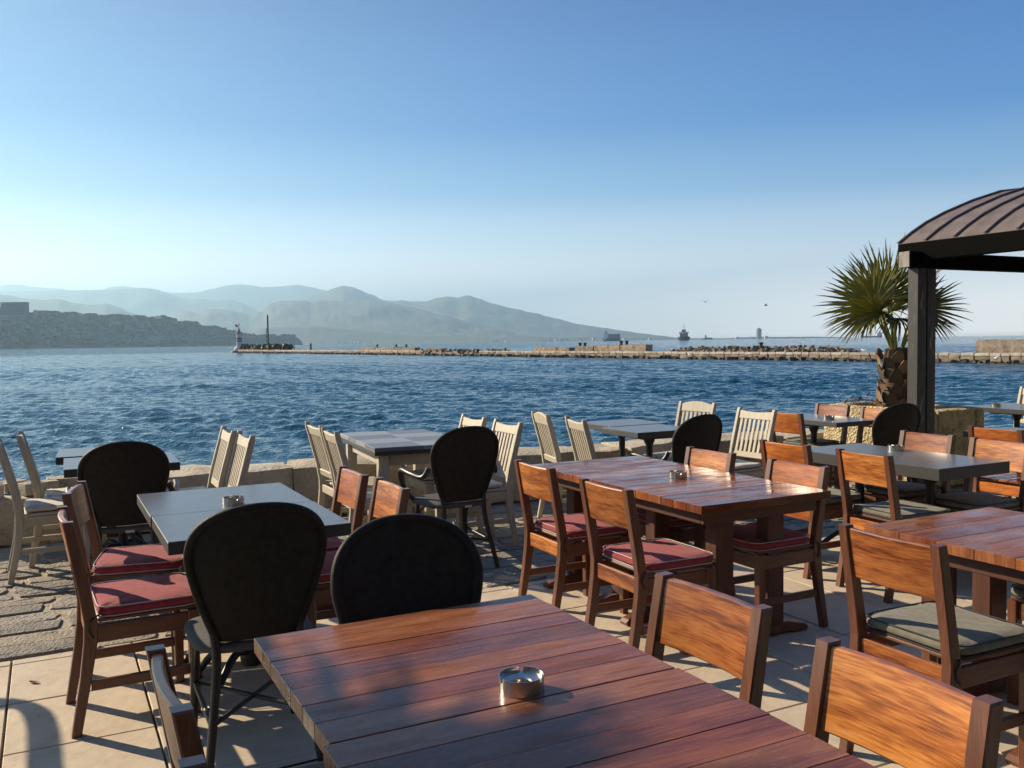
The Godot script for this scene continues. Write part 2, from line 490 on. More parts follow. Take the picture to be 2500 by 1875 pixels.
	mat("palm_dry", 0.85, Color(0.30, 0.20, 0.115), wood(131, [[0.0, L(0.35, 0.3, 0.28)], [1.0, L(1, 1, 1)]], 1.4))
	mat("palm_bark", 0.9, Color(0.13, 0.085, 0.05), wood(133, [[0.0, L(0.3, 0.3, 0.3)], [1.0, L(1, 1, 1)]], 1.6))
	# land far away
	var ht := tex(colored(blend([noise_img(61, 512, 512, 0.02, 5), noise_img(62, 512, 512, 0.10, 4)], [0.5, 0.5], 1.6), 512, 512, lut([[0.0, L(0.05, 0.062, 0.055)], [0.5, L(0.085, 0.098, 0.088)], [1.0, L(0.13, 0.135, 0.12)]])))
	m2 = mat("far_hill", 0.95, Color(1.0, 1.0, 1.0), lam_scale(63)); m2.albedo_color = Color(0.125, 0.128, 0.095).linear_to_srgb(); box_map(m2, 0.0006)
	m2 = mat("near_hill", 0.95, Color(1, 1, 1), ht); box_map(m2, 0.004)
	mat("cafe_wall", 0.85, Color(0.055, 0.042, 0.032), grain_tex(45))
	mat("wood_far", 0.95, Color(0.030, 0.040, 0.028))
	mat("far_wall", 0.9, Color(0.19, 0.19, 0.19)); mat("far_white", 0.8, Color(0.72, 0.70, 0.66)); mat("far_dark", 0.9, Color(0.07, 0.065, 0.06)); mat("far_glass", 0.2, Color(0.10, 0.13, 0.17))
	mat("hull_dark", 0.6, Color(0.022, 0.026, 0.032)); mat("hull_red", 0.7, Color(0.17, 0.055, 0.045)); mat("hull_grey", 0.6, Color(0.10, 0.105, 0.11)); mat("ship_white", 0.6, Color(0.62, 0.60, 0.57)); mat("ship_tan", 0.7, Color(0.28, 0.17, 0.10))
	mat("lamp_white", 0.7, Color(0.42, 0.43, 0.44)); mat("lamp_black", 0.7, Color(0.02, 0.025, 0.03)); mat("flag_red", 0.8, Color(0.62, 0.03, 0.03)); mat("gull_white", 0.8, Color(0.75, 0.74, 0.72)); mat("gull_grey", 0.8, Color(0.16, 0.17, 0.18)); mat("rust", 0.9, Color(0.11, 0.06, 0.035)); mat("soil_dark", 0.95, Color(0.06, 0.045, 0.03))
	# sea
	var nrm := noise_img(65, 512, 512, 0.022, 5)
	nrm.convert(Image.FORMAT_RGBA8)
	nrm.bump_map_to_normal_map(7.0)
	m2 = mat("sea_water", 0.08, Color(0.003, 0.050, 0.080), null, 0.0, 0.38)
	m2.normal_enabled = true; m2.normal_texture = tex(nrm); m2.normal_scale = 1.0
	m2.uv1_scale = Vector3(0.31, 0.31, 1)

func lam_scale(s: int) -> ImageTexture: return tex(colored(blend([noise_img(s, 256, 256, 0.03, 4)], [1.0], 1.3), 256, 256, lut([[0.0, L(0.72, 0.72, 0.72)], [1.0, L(1, 1, 1)]])))
func grain_tex(s: int) -> ImageTexture: return tex(colored(blend([noise_img(s, 256, 256, 0.015, 5), noise_img(s + 50, 256, 256, 0.2, 2)], [0.65, 0.35], 1.5), 256, 256, lut([[0.0, L(0.42, 0.40, 0.37)], [0.5, L(0.85, 0.84, 0.82)], [1.0, L(1, 1, 1)]])))

# ---------------------------------------------------------------- furniture (every chair looks along its own +x)
func spawn(proto: Node3D, called: String, label: String, category: String, group: String, pos: Vector3, turn: float) -> Node3D:
	var o: Node3D = proto.duplicate()
	enter(o, called, label, category, group)
	o.position = pos
	o.rotation_degrees.y = turn
	return o

func wood_chair(k: int, cushion: String) -> Node3D:
	var r := rngs(300 + k)
	var t := Node3D.new()
	var uo := func() -> Vector2: return Vector2(r.randf(), r.randf())
	var rail_m: Material = M["rail_wood%d" % (k % 3)]
	var stile_m: Material = M["stile_wood%d" % (k % 2)]
	var line := [Vector2(0.005, 0), Vector2(0.045, 0.22), Vector2(0.066, 0.36), Vector2(0.07, 0.44), Vector2(0.055, 0.54), Vector2(0.0, 0.85)]
	var poly := ribbon(line, [0.036, 0.042, 0.05, 0.05, 0.046, 0.04])
	for s in [-1, 1]:
		var m := MB.new()
		add_prism(m, poly, 0.042, at(0, 0, s * 0.194), 0.004, uo.call(), Vector2(0.7, 0.25))
		part(t, "back_leg", m.mesh(), stile_m)
		var f := MB.new()
		add_prism(f, ribbon([Vector2(0.455, 0), Vector2(0.455, 0.44)], [0.034, 0.045]), 0.042, at(0, 0, s * 0.2), 0.004, uo.call(), Vector2(0.7, 0.25))
		part(t, "front_leg", f.mesh(), stile_m)
		part(t, "side_apron", box_mesh(Vector3(0.345, 0.07, 0.022), 0.003, uo.call()), stile_m, at(0.262, 0.395, s * 0.198))
		part(t, "stretcher", box_mesh(Vector3(0.372, 0.04, 0.02), 0.003, uo.call()), stile_m, at(0.25, 0.19, s * 0.197))
	# back rail: a slightly hollowed board that leans with the stiles
	var m := MB.new()
	var o: Vector2 = uo.call()
	var bow := func(z: float) -> float: return -0.014 * (1.0 - pow(z / 0.173, 2))
	var lean := func(y: float) -> float: return 0.055 - (y - 0.54) * 0.177
	var cols := 10
	for c in cols:
		var z0 := -0.1745 + 0.349 * c / cols
		var z1 := -0.1745 + 0.349 * (c + 1) / cols
		var sec := func(z: float) -> Array:
			var b: float = bow.call(z)
			var out := []
			for q in [[0.012, 0.662], [0.012, 0.838], [0.008, 0.842], [-0.008, 0.842], [-0.012, 0.838], [-0.012, 0.662], [-0.008, 0.658], [0.008, 0.658]]:
				out.append(Vector3(lean.call(q[1]) + b + q[0], q[1], z))
			return out
		var A: Array = sec.call(z0)
		var B: Array = sec.call(z1)
		for q in 8:
			var q2 := (q + 1) % 8
			m.quad(A[q], A[q2], B[q2], B[q], Vector2(z0 / 0.55, A[q].y / 0.3) + o, Vector2(z0 / 0.55, A[q2].y / 0.3) + o, Vector2(z1 / 0.55, B[q2].y / 0.3) + o, Vector2(z1 / 0.55, B[q].y / 0.3) + o)
	part(t, "back_rail", m.mesh(), rail_m)
	part(t, "back_apron", box_mesh(Vector3(0.02, 0.075, 0.346), 0.003, uo.call()), rail_m, at(0.066, 0.392, 0))
	part(t, "front_apron", box_mesh(Vector3(0.02, 0.07, 0.357), 0.003, uo.call()), stile_m, at(0.455, 0.395, 0))
	if cushion == "":
		for q in 5: part(t, "seat_slat", box_mesh(Vector3(0.39, 0.016, 0.077), 0.003, uo.call()), M["plank_wood%d" % (q % 4)], at(0.29, 0.4485, -0.164 + q * 0.082))
	else:
		part(t, "seat", box_mesh(Vector3(0.385, 0.014, 0.41), 0.004, uo.call()), stile_m, at(0.288, 0.4475, 0))
		var cm: Material = M["red_cloth"] if cushion == "red" else M["grey_cloth"]
		var pm: Material = M["piping"] if cushion == "red" else M["dark_piping"]
		var cu := part(t, "cushion", cushion_mesh(0.405, 0.052, 0.425, k), cm, at(0.297, 0.479, 0))
		for e in [0.0185, -0.0185]:
			var loop := []
			for a in 57:
				var th := TAU * a / 56.0
				loop.append(Vector3(0.2 * spow(cos(th), 0.22), e + r.randf_range(-0.0012, 0.0012), 0.21 * spow(sin(th), 0.22)))
			part(cu, "piping", tube_mesh(loop, 0.0028, 6), pm)
		for s in [-1, 1]:   # ties knotted round the back legs
			part(cu, "tie", tube_mesh(smooth_path([Vector3(-0.19, -0.01, s * 0.19), Vector3(-0.225, -0.02, s * 0.222), Vector3(-0.235, -0.06, s * 0.217), Vector3(-0.22, -0.095, s * 0.222)], 4), 0.004, 5), M.dark_piping if cushion != "red" else M.cane_frame)
	return t

func pale_chair(k: int, arched: bool, pad: bool) -> Node3D:
	var r := rngs(500 + k)
	var t := Node3D.new()
	var pm: Material = M.pale_wood
	var uo := func() -> Vector2: return Vector2(r.randf(), r.randf())
	var line := [Vector2(-0.01, 0), Vector2(0.035, 0.22), Vector2(0.055, 0.38), Vector2(0.055, 0.46), Vector2(0.03, 0.6), Vector2(-0.045, 0.88), Vector2(-0.055, 0.925)]
	var poly := ribbon(line, [0.038, 0.044, 0.05, 0.05, 0.046, 0.042, 0.03])
	for s in [-1, 1]:
		var m := MB.new()
		add_prism(m, poly, 0.036, at(0, 0, s * 0.2), 0.005, uo.call())
		part(t, "back_leg", m.mesh(), pm)
		part(t, "front_leg", box_mesh(Vector3(0.044, 0.43, 0.044), 0.004, uo.call()), pm, at(0.45, 0.215, s * 0.205))
		part(t, "side_apron", box_mesh(Vector3(0.355, 0.06, 0.022), 0.003, uo.call()), pm, at(0.252, 0.395, s * 0.2))
		part(t, "stretcher", box_mesh(Vector3(0.37, 0.035, 0.02), 0.003, uo.call()), pm, at(0.245, 0.2, s * 0.2))
	var lean := func(y: float) -> float: return 0.03 - (y - 0.6) * 0.268
	var tilt := 15.0
	# top and lower rails
	var top := PackedVector2Array()
	for q in 9:
		var z := -0.182 + 0.364 * q / 8.0
		top.append(Vector2(z, 0.0))
	for q in 9:
		var z := 0.182 - 0.364 * q / 8.0
		top.append(Vector2(z, 0.075 + (0.03 * cos(z / 0.182 * PI / 2) if arched else -0.012 * cos(z / 0.182 * PI / 2))))
	var tm := MB.new()
	add_prism(tm, top, 0.022, Transform3D(Basis(Vector3.UP, PI / 2), Vector3.ZERO), 0.004, uo.call())
	part(t, "top_rail", tm.mesh(), pm, turned(Vector3.BACK, tilt, Vector3(lean.call(0.83), 0.83, 0)))
	part(t, "lower_rail", box_mesh(Vector3(0.022, 0.05, 0.364), 0.004, uo.call()), pm, turned(Vector3.BACK, 12, Vector3(0.042, 0.53, 0)))
	for q in 7:
		part(t, "slat", box_mesh(Vector3(0.011, 0.295, 0.029), 0.002, uo.call()), pm, turned(Vector3.BACK, tilt, Vector3(lean.call(0.693), 0.693, -0.15 + q * 0.05)))
	part(t, "back_apron", box_mesh(Vector3(0.02, 0.06, 0.364), 0.003, uo.call()), pm, at(0.055, 0.395, 0))
	part(t, "front_apron", box_mesh(Vector3(0.02, 0.06, 0.366), 0.003, uo.call()), pm, at(0.455, 0.395, 0))
	for q in 5: part(t, "seat_slat", box_mesh(Vector3(0.4, 0.018, 0.082), 0.004, uo.call()), pm, at(0.285, 0.439, -0.174 + q * 0.087))
	if pad: part(t, "cushion", cushion_mesh(0.40, 0.045, 0.41, k), M.beige_cloth, at(0.287, 0.469, 0))
	return t

func wicker_chair(k: int, arms: bool, labelled: bool) -> Node3D:
	var t := Node3D.new()
	var fm: Material = M.cane_frame
	# outline of the balloon-shaped back: half width over height
	var hw := func(y: float) -> float:
		var q := clampf((y - 0.46) / 0.50, 0, 1)
		if q < 0.62: return lerpf(0.142, 0.238, sin(q / 0.62 * PI / 2 * 0.92) / sin(PI / 2 * 0.92) * 0.55 + q / 0.62 * 0.45)
		var z := (q - 0.62) / 0.38
		return 0.238 * pow(maxf(0.0, 1.0 - pow(z, 2.7)), 1.0 / 2.1)
	var bx := func(y: float, z: float) -> float: return 0.05 - (y - 0.46) * 0.24 + 0.9 * z * z
	var m := MB.new()
	for side in [-1.0, 1.0]:
		var f := func(a, c):
			var y: float = 0.46 + 0.50 * (1.0 - pow(1.0 - a, 1.6))
			var z: float = (c * 2.0 - 1.0) * hw.call(y)
			var edge := 1.0 - pow(absf(c * 2.0 - 1.0), 6)
			return Vector3(bx.call(y, z) + side * 0.012 * edge, y, z)
		add_grid(m, 26, 18, f, Vector2.ONE, side > 0)
	part(t, "back_panel", m.mesh(), M.wicker)
	var rim := []
	for q in 25: rim.append(0.46 + 0.5 * (1.0 - pow(1.0 - q / 24.0, 1.9)))
	var path := []
	for y in rim: path.append(Vector3(bx.call(y, hw.call(y)), y, hw.call(y)))
	for q in 24:
		var y: float = rim[23 - q]
		path.append(Vector3(bx.call(y, hw.call(y)), y, -hw.call(y)))
	part(t, "back_rim", tube_mesh(path, 0.0165, 9), M.wicker)
	# seat: rounded pad of woven cane on a ring
	var sm := MB.new()
	var sf := func(a, c):
		var phi: float = (a - 0.5) * PI
		var th: float = -c * TAU
		var cp := spow(cos(phi), 0.4)
		var w := 0.245 - 0.035 * (0.5 - 0.5 * cos(th))
		return Vector3(0.255 + 0.225 * cp * spow(cos(th), 0.5), 0.435 + 0.026 * spow(sin(phi), 0.7), w * cp * spow(sin(th), 0.5))
	add_grid(sm, 12, 44, sf)
	part(t, "seat", sm.mesh(), M.wicker_seat)
	for s in [-1.0, 1.0]:
		part(t, "back_leg", tube_mesh(smooth_path([Vector3(0.075, 0.54, s * 0.165), Vector3(0.05, 0.43, s * 0.15), Vector3(0.03, 0.3, s * 0.158), Vector3(-0.05, 0.0, s * 0.2)], 5), [0.014, 0.014, 0.015, 0.016, 0.017, 0.017, 0.017, 0.017, 0.017, 0.017, 0.017, 0.016, 0.016, 0.016, 0.016, 0.016], 9), fm)
		part(t, "front_leg", tube_mesh([Vector3(0.41, 0.43, s * 0.18), Vector3(0.42, 0.2, s * 0.19), Vector3(0.43, 0.0, s * 0.2)], 0.016, 9), fm)
		part(t, "stretcher", tube_mesh([Vector3(0.0, 0.18, s * 0.177), Vector3(0.42, 0.2, s * 0.19)], 0.01, 7), fm)
		part(t, "brace", tube_mesh(smooth_path([Vector3(0.415, 0.24, s * 0.188), Vector3(0.36, 0.36, s * 0.186), Vector3(0.25, 0.415, s * 0.19)], 4), 0.008, 6), fm)
		if arms:
			part(t, "arm", tube_mesh(smooth_path([Vector3(0.075, 0.70, s * 0.243), Vector3(0.11, 0.635, s * 0.275), Vector3(0.24, 0.645, s * 0.305), Vector3(0.385, 0.655, s * 0.31), Vector3(0.43, 0.60, s * 0.3), Vector3(0.415, 0.5, s * 0.265), Vector3(0.40, 0.42, s * 0.2)], 6), 0.0175, 9), fm)
	part(t, "cross_bar", tube_mesh([Vector3(0.0, 0.18, -0.177), Vector3(0.42, 0.2, 0.19)], 0.009, 6), fm)
	part(t, "cross_bar", tube_mesh([Vector3(0.0, 0.18, 0.177), Vector3(0.42, 0.2, -0.19)], 0.009, 6), fm)
	if labelled: part(t, "maker_tag", box_mesh(Vector3(0.003, 0.016, 0.05), 0.001), M.tag_paper, at(0.025, 0.425, 0.02))
	return t

# table of red-brown boards on two trestles; du along the boards, dv across them
func plank_table(label: String, u0: float, u1: float, v0: float, v1: float, boards: int, s: int, orange_at := -1, group := "") -> Node3D:
	var r := rngs(s)
	var t := thing("plank_table", label, "table", G((u0 + u1) / 2, (v0 + v1) / 2), 0, group)
	var w := u1 - u0
	var d := v1 - v0
	var widths := []
	var total := 0.0
	for q in boards:
		widths.append(r.randf_range(0.92, 1.08)); total += widths[-1]
	var z := -d / 2
	for q in boards:
		var bwid: float = widths[q] / total * d
		var mt: Material = M["plank_wood%d" % r.randi_range(0, 3)]
		if q == orange_at: mt = M.plank_orange
		part(t, "plank", box_mesh(Vector3(w + r.randf_range(-0.002, 0.002), 0.04, bwid - 0.0013), 0.0013, Vector2(r.randf(), r.randf()), Vector2(0.95, 0.42)), mt, at(0, 0.73 + r.randf_range(-0.0008, 0.0008), z + bwid / 2))
		z += bwid
	for e in [-1.0, 1.0]:
		part(t, "apron", box_mesh(Vector3(w - 0.10, 0.06, 0.025), 0.003, Vector2(r.randf(), r.randf())), M.frame_wood, at(0, 0.678, e * (d / 2 - 0.06)))
		part(t, "apron", box_mesh(Vector3(0.025, 0.06, d - 0.146), 0.003, Vector2(r.randf(), r.randf())), M.frame_wood, at(e * (w / 2 - 0.063), 0.678, 0))
		var zt: float = e * (d / 2 - 0.17)
		part(t, "post", box_mesh(Vector3(0.11, 0.642, 0.09), 0.006, Vector2(r.randf(), r.randf())), M.frame_wood, at(-w * 0.2, 0.387, zt))
		part(t, "post", box_mesh(Vector3(0.11, 0.642, 0.09), 0.006, Vector2(r.randf(), r.randf())), M.frame_wood, at(w * 0.2, 0.387, zt))
		var foot := MB.new()
		var x := w / 2 - 0.02
		add_prism(foot, PackedVector2Array([Vector2(-x, 0.0), Vector2(-x + 0.08, 0.0), Vector2(-x + 0.12, 0.012), Vector2(x - 0.12, 0.012), Vector2(x - 0.08, 0), Vector2(x, 0), Vector2(x + 0.008, 0.018), Vector2(x - 0.01, 0.034), Vector2(x - 0.13, 0.066), Vector2(-x + 0.13, 0.066), Vector2(-x + 0.01, 0.034), Vector2(-x - 0.008, 0.018)]), 0.07, at(0, 0, zt), 0.005, Vector2(), Vector2(0.3, 0.6))
		part(t, "foot", foot.mesh(), M["stile_wood0"])
	return t

func dark_table(label: String, u0: float, u1: float, v0: float, v1: float, turn := 0.0, group := "", thick := 0.048, legs := 1) -> Node3D:
	var t := thing("dark_table", label, "table", G((u0 + u1) / 2, (v0 + v1) / 2), turn, group)
	var w := u1 - u0
	var d := v1 - v0
	part(t, "table_top", box_mesh(Vector3(w, 0.004, d), 0.0012), M.laminate, at(0, 0.748, 0))
	part(t, "top_edge", box_mesh(Vector3(w, thick, d), 0.002), M.laminate_edge, at(0, 0.746 - thick / 2, 0))
	for q in legs:
		var zc := 0.0 if legs == 1 else (q - 0.5) * (d - 0.62)
		var m := MB.new()
		add_lathe(m, [Vector2(0.0, 0.10), Vector2(0.05, 0.10), Vector2(0.055, 0.14), Vector2(0.032, 0.2), Vector2(0.03, 0.34), Vector2(0.045, 0.38), Vector2(0.03, 0.42), Vector2(0.03, 0.6), Vector2(0.05, 0.64), Vector2(0.05, 0.67)], 14)
		part(t, "column", m.mesh(), M.black_iron, at(0, 0, zc))
		part(t, "spider", box_mesh(Vector3(0.38, 0.028, 0.38), 0.004), M.black_iron, at(0, 0.746 - thick - 0.014, zc))
		for a in 4:
			var an := PI / 4 + a * PI / 2
			var dir := Vector3(cos(an), 0, sin(an))
			var path := smooth_path([dir * 0.03 + Vector3(0, 0.16, 0), dir * 0.12 + Vector3(0, 0.18, 0), dir * 0.22 + Vector3(0, 0.11, 0), dir * 0.29 + Vector3(0, 0.03, 0), dir * 0.30 + Vector3(0, 0.0, 0)], 4)
			var fm := MB.new()
			add_tube(fm, path, 0.017, 8)
			add_lathe(fm, [Vector2(0.0, 0.0), Vector2(0.024, 0.0), Vector2(0.026, 0.012), Vector2(0.012, 0.022), Vector2(0.012, 0.04)], 10, at(dir.x * 0.3, 0, dir.z * 0.3))
			part(t, "foot", fm.mesh(), M.black_iron, at(0, 0, zc))
	return t

func ashtray(label: String, pos: Vector3, turn: float, group := "ashtrays on the tables") -> Node3D:
	var t := thing("ashtray", label, "ashtray", pos, turn, group)
	var m := MB.new()
	var R := 0.051
	var n := 96
	var top := func(k: int) -> float:
		var a := fposmod(360.0 * k / n, 120.0)
		var dd := minf(a, 120.0 - a)
		return 0.036 - (0.011 * (1.0 - pow(dd / 7.5, 4)) if dd < 7.5 else 0.0)
	for k in n:
		var a0 := TAU * k / n
		var a1 := TAU * (k + 1) / n
		var d0 := Vector3(cos(a0), 0, -sin(a0))
		var d1 := Vector3(cos(a1), 0, -sin(a1))
		var y0: float = top.call(k)
		var y1: float = top.call(k + 1)
		var k0 := m.v.size()
		for w in [[R, 1.0], [R - 0.0022, -1.0]]:
			var kk := m.v.size()
			m.v.append_array([d0 * w[0], d1 * w[0], d1 * w[0] + Vector3(0, y1, 0), d0 * w[0] + Vector3(0, y0, 0)])
			m.n.append_array([d0 * w[1], d1 * w[1], d1 * w[1], d0 * w[1]])
			m.t.append_array([Vector2(), Vector2(), Vector2(), Vector2()])
			if w[1] > 0: m.i.append_array([kk, kk + 2, kk + 1, kk, kk + 3, kk + 2])
			else: m.i.append_array([kk, kk + 1, kk + 2, kk, kk + 2, kk + 3])
		m.quad(d0 * R + Vector3(0, y0, 0), d1 * R + Vector3(0, y1, 0), d1 * (R - 0.0022) + Vector3(0, y1, 0), d0 * (R - 0.0022) + Vector3(0, y0, 0))
	part(t, "wall", m.mesh(), M.steel)
	var c := MB.new()
	add_lathe(c, [Vector2(R - 0.0022, 0.026), Vector2(0.024, 0.0195), Vector2(0.022, 0.0165), Vector2(0.022, 0.004), Vector2(0.0, 0.004)], 36)
	part(t, "bowl", c.mesh(), M.steel)
	var b := MB.new()
	add_lathe(b, [Vector2(0.0, 0.0002), Vector2(R - 0.003, 0.0002), Vector2(R - 0.003, 0.003), Vector2(0.0, 0.003)], 36)
	part(t, "base", b.mesh(), M.steel_dark)
	return t

# ---------------------------------------------------------------- terrace, wall, palm, pavilion
func stone_mesh(w: float, d: float, h: float, s: int, dome := 0.002) -> ArrayMesh:
	# rounded, uneven flat stone: rim, cut edge and a lumpy face
	var r := rngs(s)
	var n := 14
	var rim := []
	var ph := r.randf() * 9.0
	for k in n:
		var a := TAU * k / n
		var q := 1.0 + 0.05 * sin(a * 3 + ph) + r.randf_range(-0.075, 0.045)
		rim.append(Vector2(spow(cos(a), 0.34) * w / 2 * q, spow(sin(a), 0.34) * d / 2 * q))
	var m := MB.new()
	var rings := [[1.0, -h, 0.0], [1.0, -0.009, 0.0], [0.965, -0.001, 0.4], [0.62, dome * 0.6, 1.0]]
	var P := []
	for g in rings:
		var row := []
		for k in n:
			row.append(Vector3(rim[k].x * g[0], g[1] + r.randf_range(-0.004, 0.004) * g[2], -rim[k].y * g[0]))
		P.append(row)
	for g in rings.size() - 1:
		for k in n:
			var k2 := (k + 1) % n
			m.quad(P[g][k], P[g][k2], P[g + 1][k2], P[g + 1][k])
	for k in n: m.tri(P[3][k], P[3][(k + 1) % n], Vector3(0, dome, 0))
	return m.mesh()

# roughly dressed block: a box whose faces are knocked about
func rough_block(size: Vector3, s: int, amount: float, cell := 0.12) -> ArrayMesh:
	var n := FastNoiseLite.new(); n.seed = s; n.frequency = 1.0; n.fractal_octaves = 4
	var f2 := FastNoiseLite.new(); f2.seed = s + 7; f2.frequency = 0.55 / cell * 0.4; f2.fractal_octaves = 3
	var h := size / 2.0
	var rad := minf(0.05, h.y * 0.35)
	var place := func(p: Vector3) -> Vector3:
		# rounded edges, then noise
		var q := Vector3(clampf(p.x, -h.x + rad, h.x - rad), clampf(p.y, -h.y + rad, h.y - rad), clampf(p.z, -h.z + rad, h.z - rad))
		var d := p - q
		if d.length() > 0.0001: p = q + d.normalized() * rad
		var o := Vector3(n.get_noise_3d(p.x * 1.3, p.y * 1.3, p.z * 1.3 + s), n.get_noise_3d(p.x * 1.3 + 40, p.y * 1.3, p.z * 1.3), n.get_noise_3d(p.x * 1.3, p.y * 1.3 + 70, p.z * 1.3))
		var chip := f2.get_noise_3d(p.x, p.y, p.z)
		p += o * amount + (-d.normalized() * maxf(0.0, chip - 0.18) * amount * 2.2 if d.length() > rad * 0.5 else Vector3.ZERO)
		p.y = maxf(p.y, -h.y)
		return p
	var m := MB.new()
	for ax in 3:
		var b1 := (ax + 1) % 3
		var b2 := (ax + 2) % 3
		for sg in [-1.0, 1.0]:
			if ax == 1 and sg < 0: continue
			var f := func(a, c):
				var p := Vector3()
				p[ax] = sg * h[ax]; p[b1] = (c * 2 - 1) * h[b1]; p[b2] = (a * 2 - 1) * h[b2]
				return place.call(p)
			add_grid(m, clampi(int(size[b2] / cell), 3, 10), clampi(int(size[b1] / cell), 3, 14), f, Vector2.ONE, sg < 0)
	return m.mesh()

func build_ground():
	var m := MB.new()
	m.quad(Vector3(-9, -0.022, 8), Vector3(16, -0.022, 8), Vector3(16, -0.022, -5.0), Vector3(-9, -0.022, -5.0))
	var floor_o := structure("floor", m.mesh(), M.grout)
	var tile_variants := []
	for k in 6: tile_variants.append(box_mesh(Vector3(0.5335, 0.03, 0.5335), 0.003))
	var strip := box_mesh(Vector3(0.5335, 0.03, 0.072), 0.003)
	var r := rngs(3)
	for a in range(-3, 21):
		var u := -0.198 + a * 0.5425 + 0.2712
		for b in 9:
			var v := 4.915 - b * 0.5425 - 0.2712
			# only the part of the terrace that can be seen
			if v < 1.0 and u > 3.6 or u < -0.3 - (5.0 - v) * 0.1 - 1.0 or v < 0.6: continue
			if 0.4586 * u + 0.889 * v < 2.6: continue
			var o := part(floor_o, "tile", tile_variants[r.randi_range(0, 5)], M["floor_tile%d" % r.randi_range(0, 2)], at(u, -0.015 + r.randf_range(-0.0012, 0.0012), -v))
			o.rotation_degrees = Vector3(r.randf_range(-0.15, 0.15), 0, r.randf_range(-0.15, 0.15))
		part(floor_o, "edge_tile", strip, M["floor_tile%d" % r.randi_range(0, 2)], at(u, -0.015, -4.957))
	var p := MB.new()
	var f := func(a, c):
		var x: float = lerpf(-7, 16, c)
		var z: float = lerpf(-5.0, -8.4, a)
		return Vector3(x, -0.012 + 0.004 * sin(x * 7.0 + z * 3.0), z)
	add_grid(p, 8, 40, f)
	var pav := structure("stone_paving", p.mesh(), M.mortar)
	var sv := []
	for k in 14: sv.append([stone_mesh(r.randf_range(0.30, 0.56), 0.205, 0.02, 900 + k), 0.0])
	var cnt := 0
	var v := 5.115
	var row := 0
	while v < 7.75:
		var hgt := r.randf_range(0.16, 0.25)
		var u := -2.4 + r.randf_range(0, 0.3)
		while u < 7.6 and cnt < 298:
			var w := r.randf_range(0.26, 0.62)
			var k := r.randi_range(0, 13)
			var me: ArrayMesh = sv[k][0]
			var sz := me.get_aabb().size
			var sc := Vector3((w - 0.025) / sz.x, 1.0, (hgt - 0.018) / sz.z)
			var o := part(pav, "flagstone", me, M["flagstone%d" % r.randi_range(0, 2)], Transform3D(Basis(Vector3.UP, r.randf_range(-0.06, 0.06)).scaled_local(sc), G(u + w / 2, v + r.randf_range(-0.02, 0.02), r.randf_range(-0.004, 0.006))))
			cnt += 1
			u += w
		v += hgt
		row += 1
	# quay below the sea wall
	var qm := MB.new()
	add_box(qm, Vector3(24, 3.0, 0.5), at(4, -1.52, -8.19), 0.02)
	structure("quay", qm.mesh(), M.limestone1)
	# land behind the camera
	var bm := MB.new()
	bm.quad(Vector3(-60, -0.05, 60), Vector3(60, -0.05, 60), Vector3(60, -0.05, -8.2), Vector3(-60, -0.05, -8.2))
	structure("ground", bm.mesh(), M.soil)

func build_wall():
	var t := thing("sea_wall", "low sea wall of rough pale limestone blocks along the water", "wall", Vector3.ZERO)
	var r := rngs(17)
	var line := [Vector2(-4.2, 7.88), Vector2(0.3, 7.90), Vector2(1.9, 7.80), Vector2(3.86, 7.53), Vector2(5.2, 7.48), Vector2(8.3, 7.46)]
	var k := 0
	for sgm in line.size() - 1:
		var a: Vector2 = line[sgm]
		var b: Vector2 = line[sgm + 1]
		var cnt := maxi(1, roundi(a.distance_to(b) / 1.15))
		for q in cnt:
			var p0 := a.lerp(b, float(q) / cnt)
			var p1 := a.lerp(b, float(q + 1) / cnt)
			var c := (p0 + p1) / 2
			var ln := p0.distance_to(p1) + 0.012
			var hh := 0.47 + r.randf_range(-0.015, 0.02)
			if absf(c.x - 0.0) < 0.6: hh -= 0.10     # a broken, lower stone
			var o := part(t, "block", rough_block(Vector3(ln, hh, 0.62), 60 + k, 0.035), M["limestone%d" % (k % 2)], at(c.x, hh / 2 - 0.01, -c.y - 0.3))
			o.rotation.y = atan2(p1.y - p0.y, p1.x - p0.x)
			k += 1
	# loose broken stones where the wall has crumbled
	for q in 7:
		part(t, "loose_stone", rough_block(Vector3(r.randf_range(0.14, 0.32), r.randf_range(0.09, 0.17), r.randf_range(0.12, 0.26)), 160 + q, 0.03, 0.06), M["limestone%d" % (q % 2)], Transform3D(Basis(Vector3.UP, r.randf() * 6), G(-0.5 + q * 0.2, 7.95 + r.randf_range(0, 0.35), 0.36 + 0.05)))

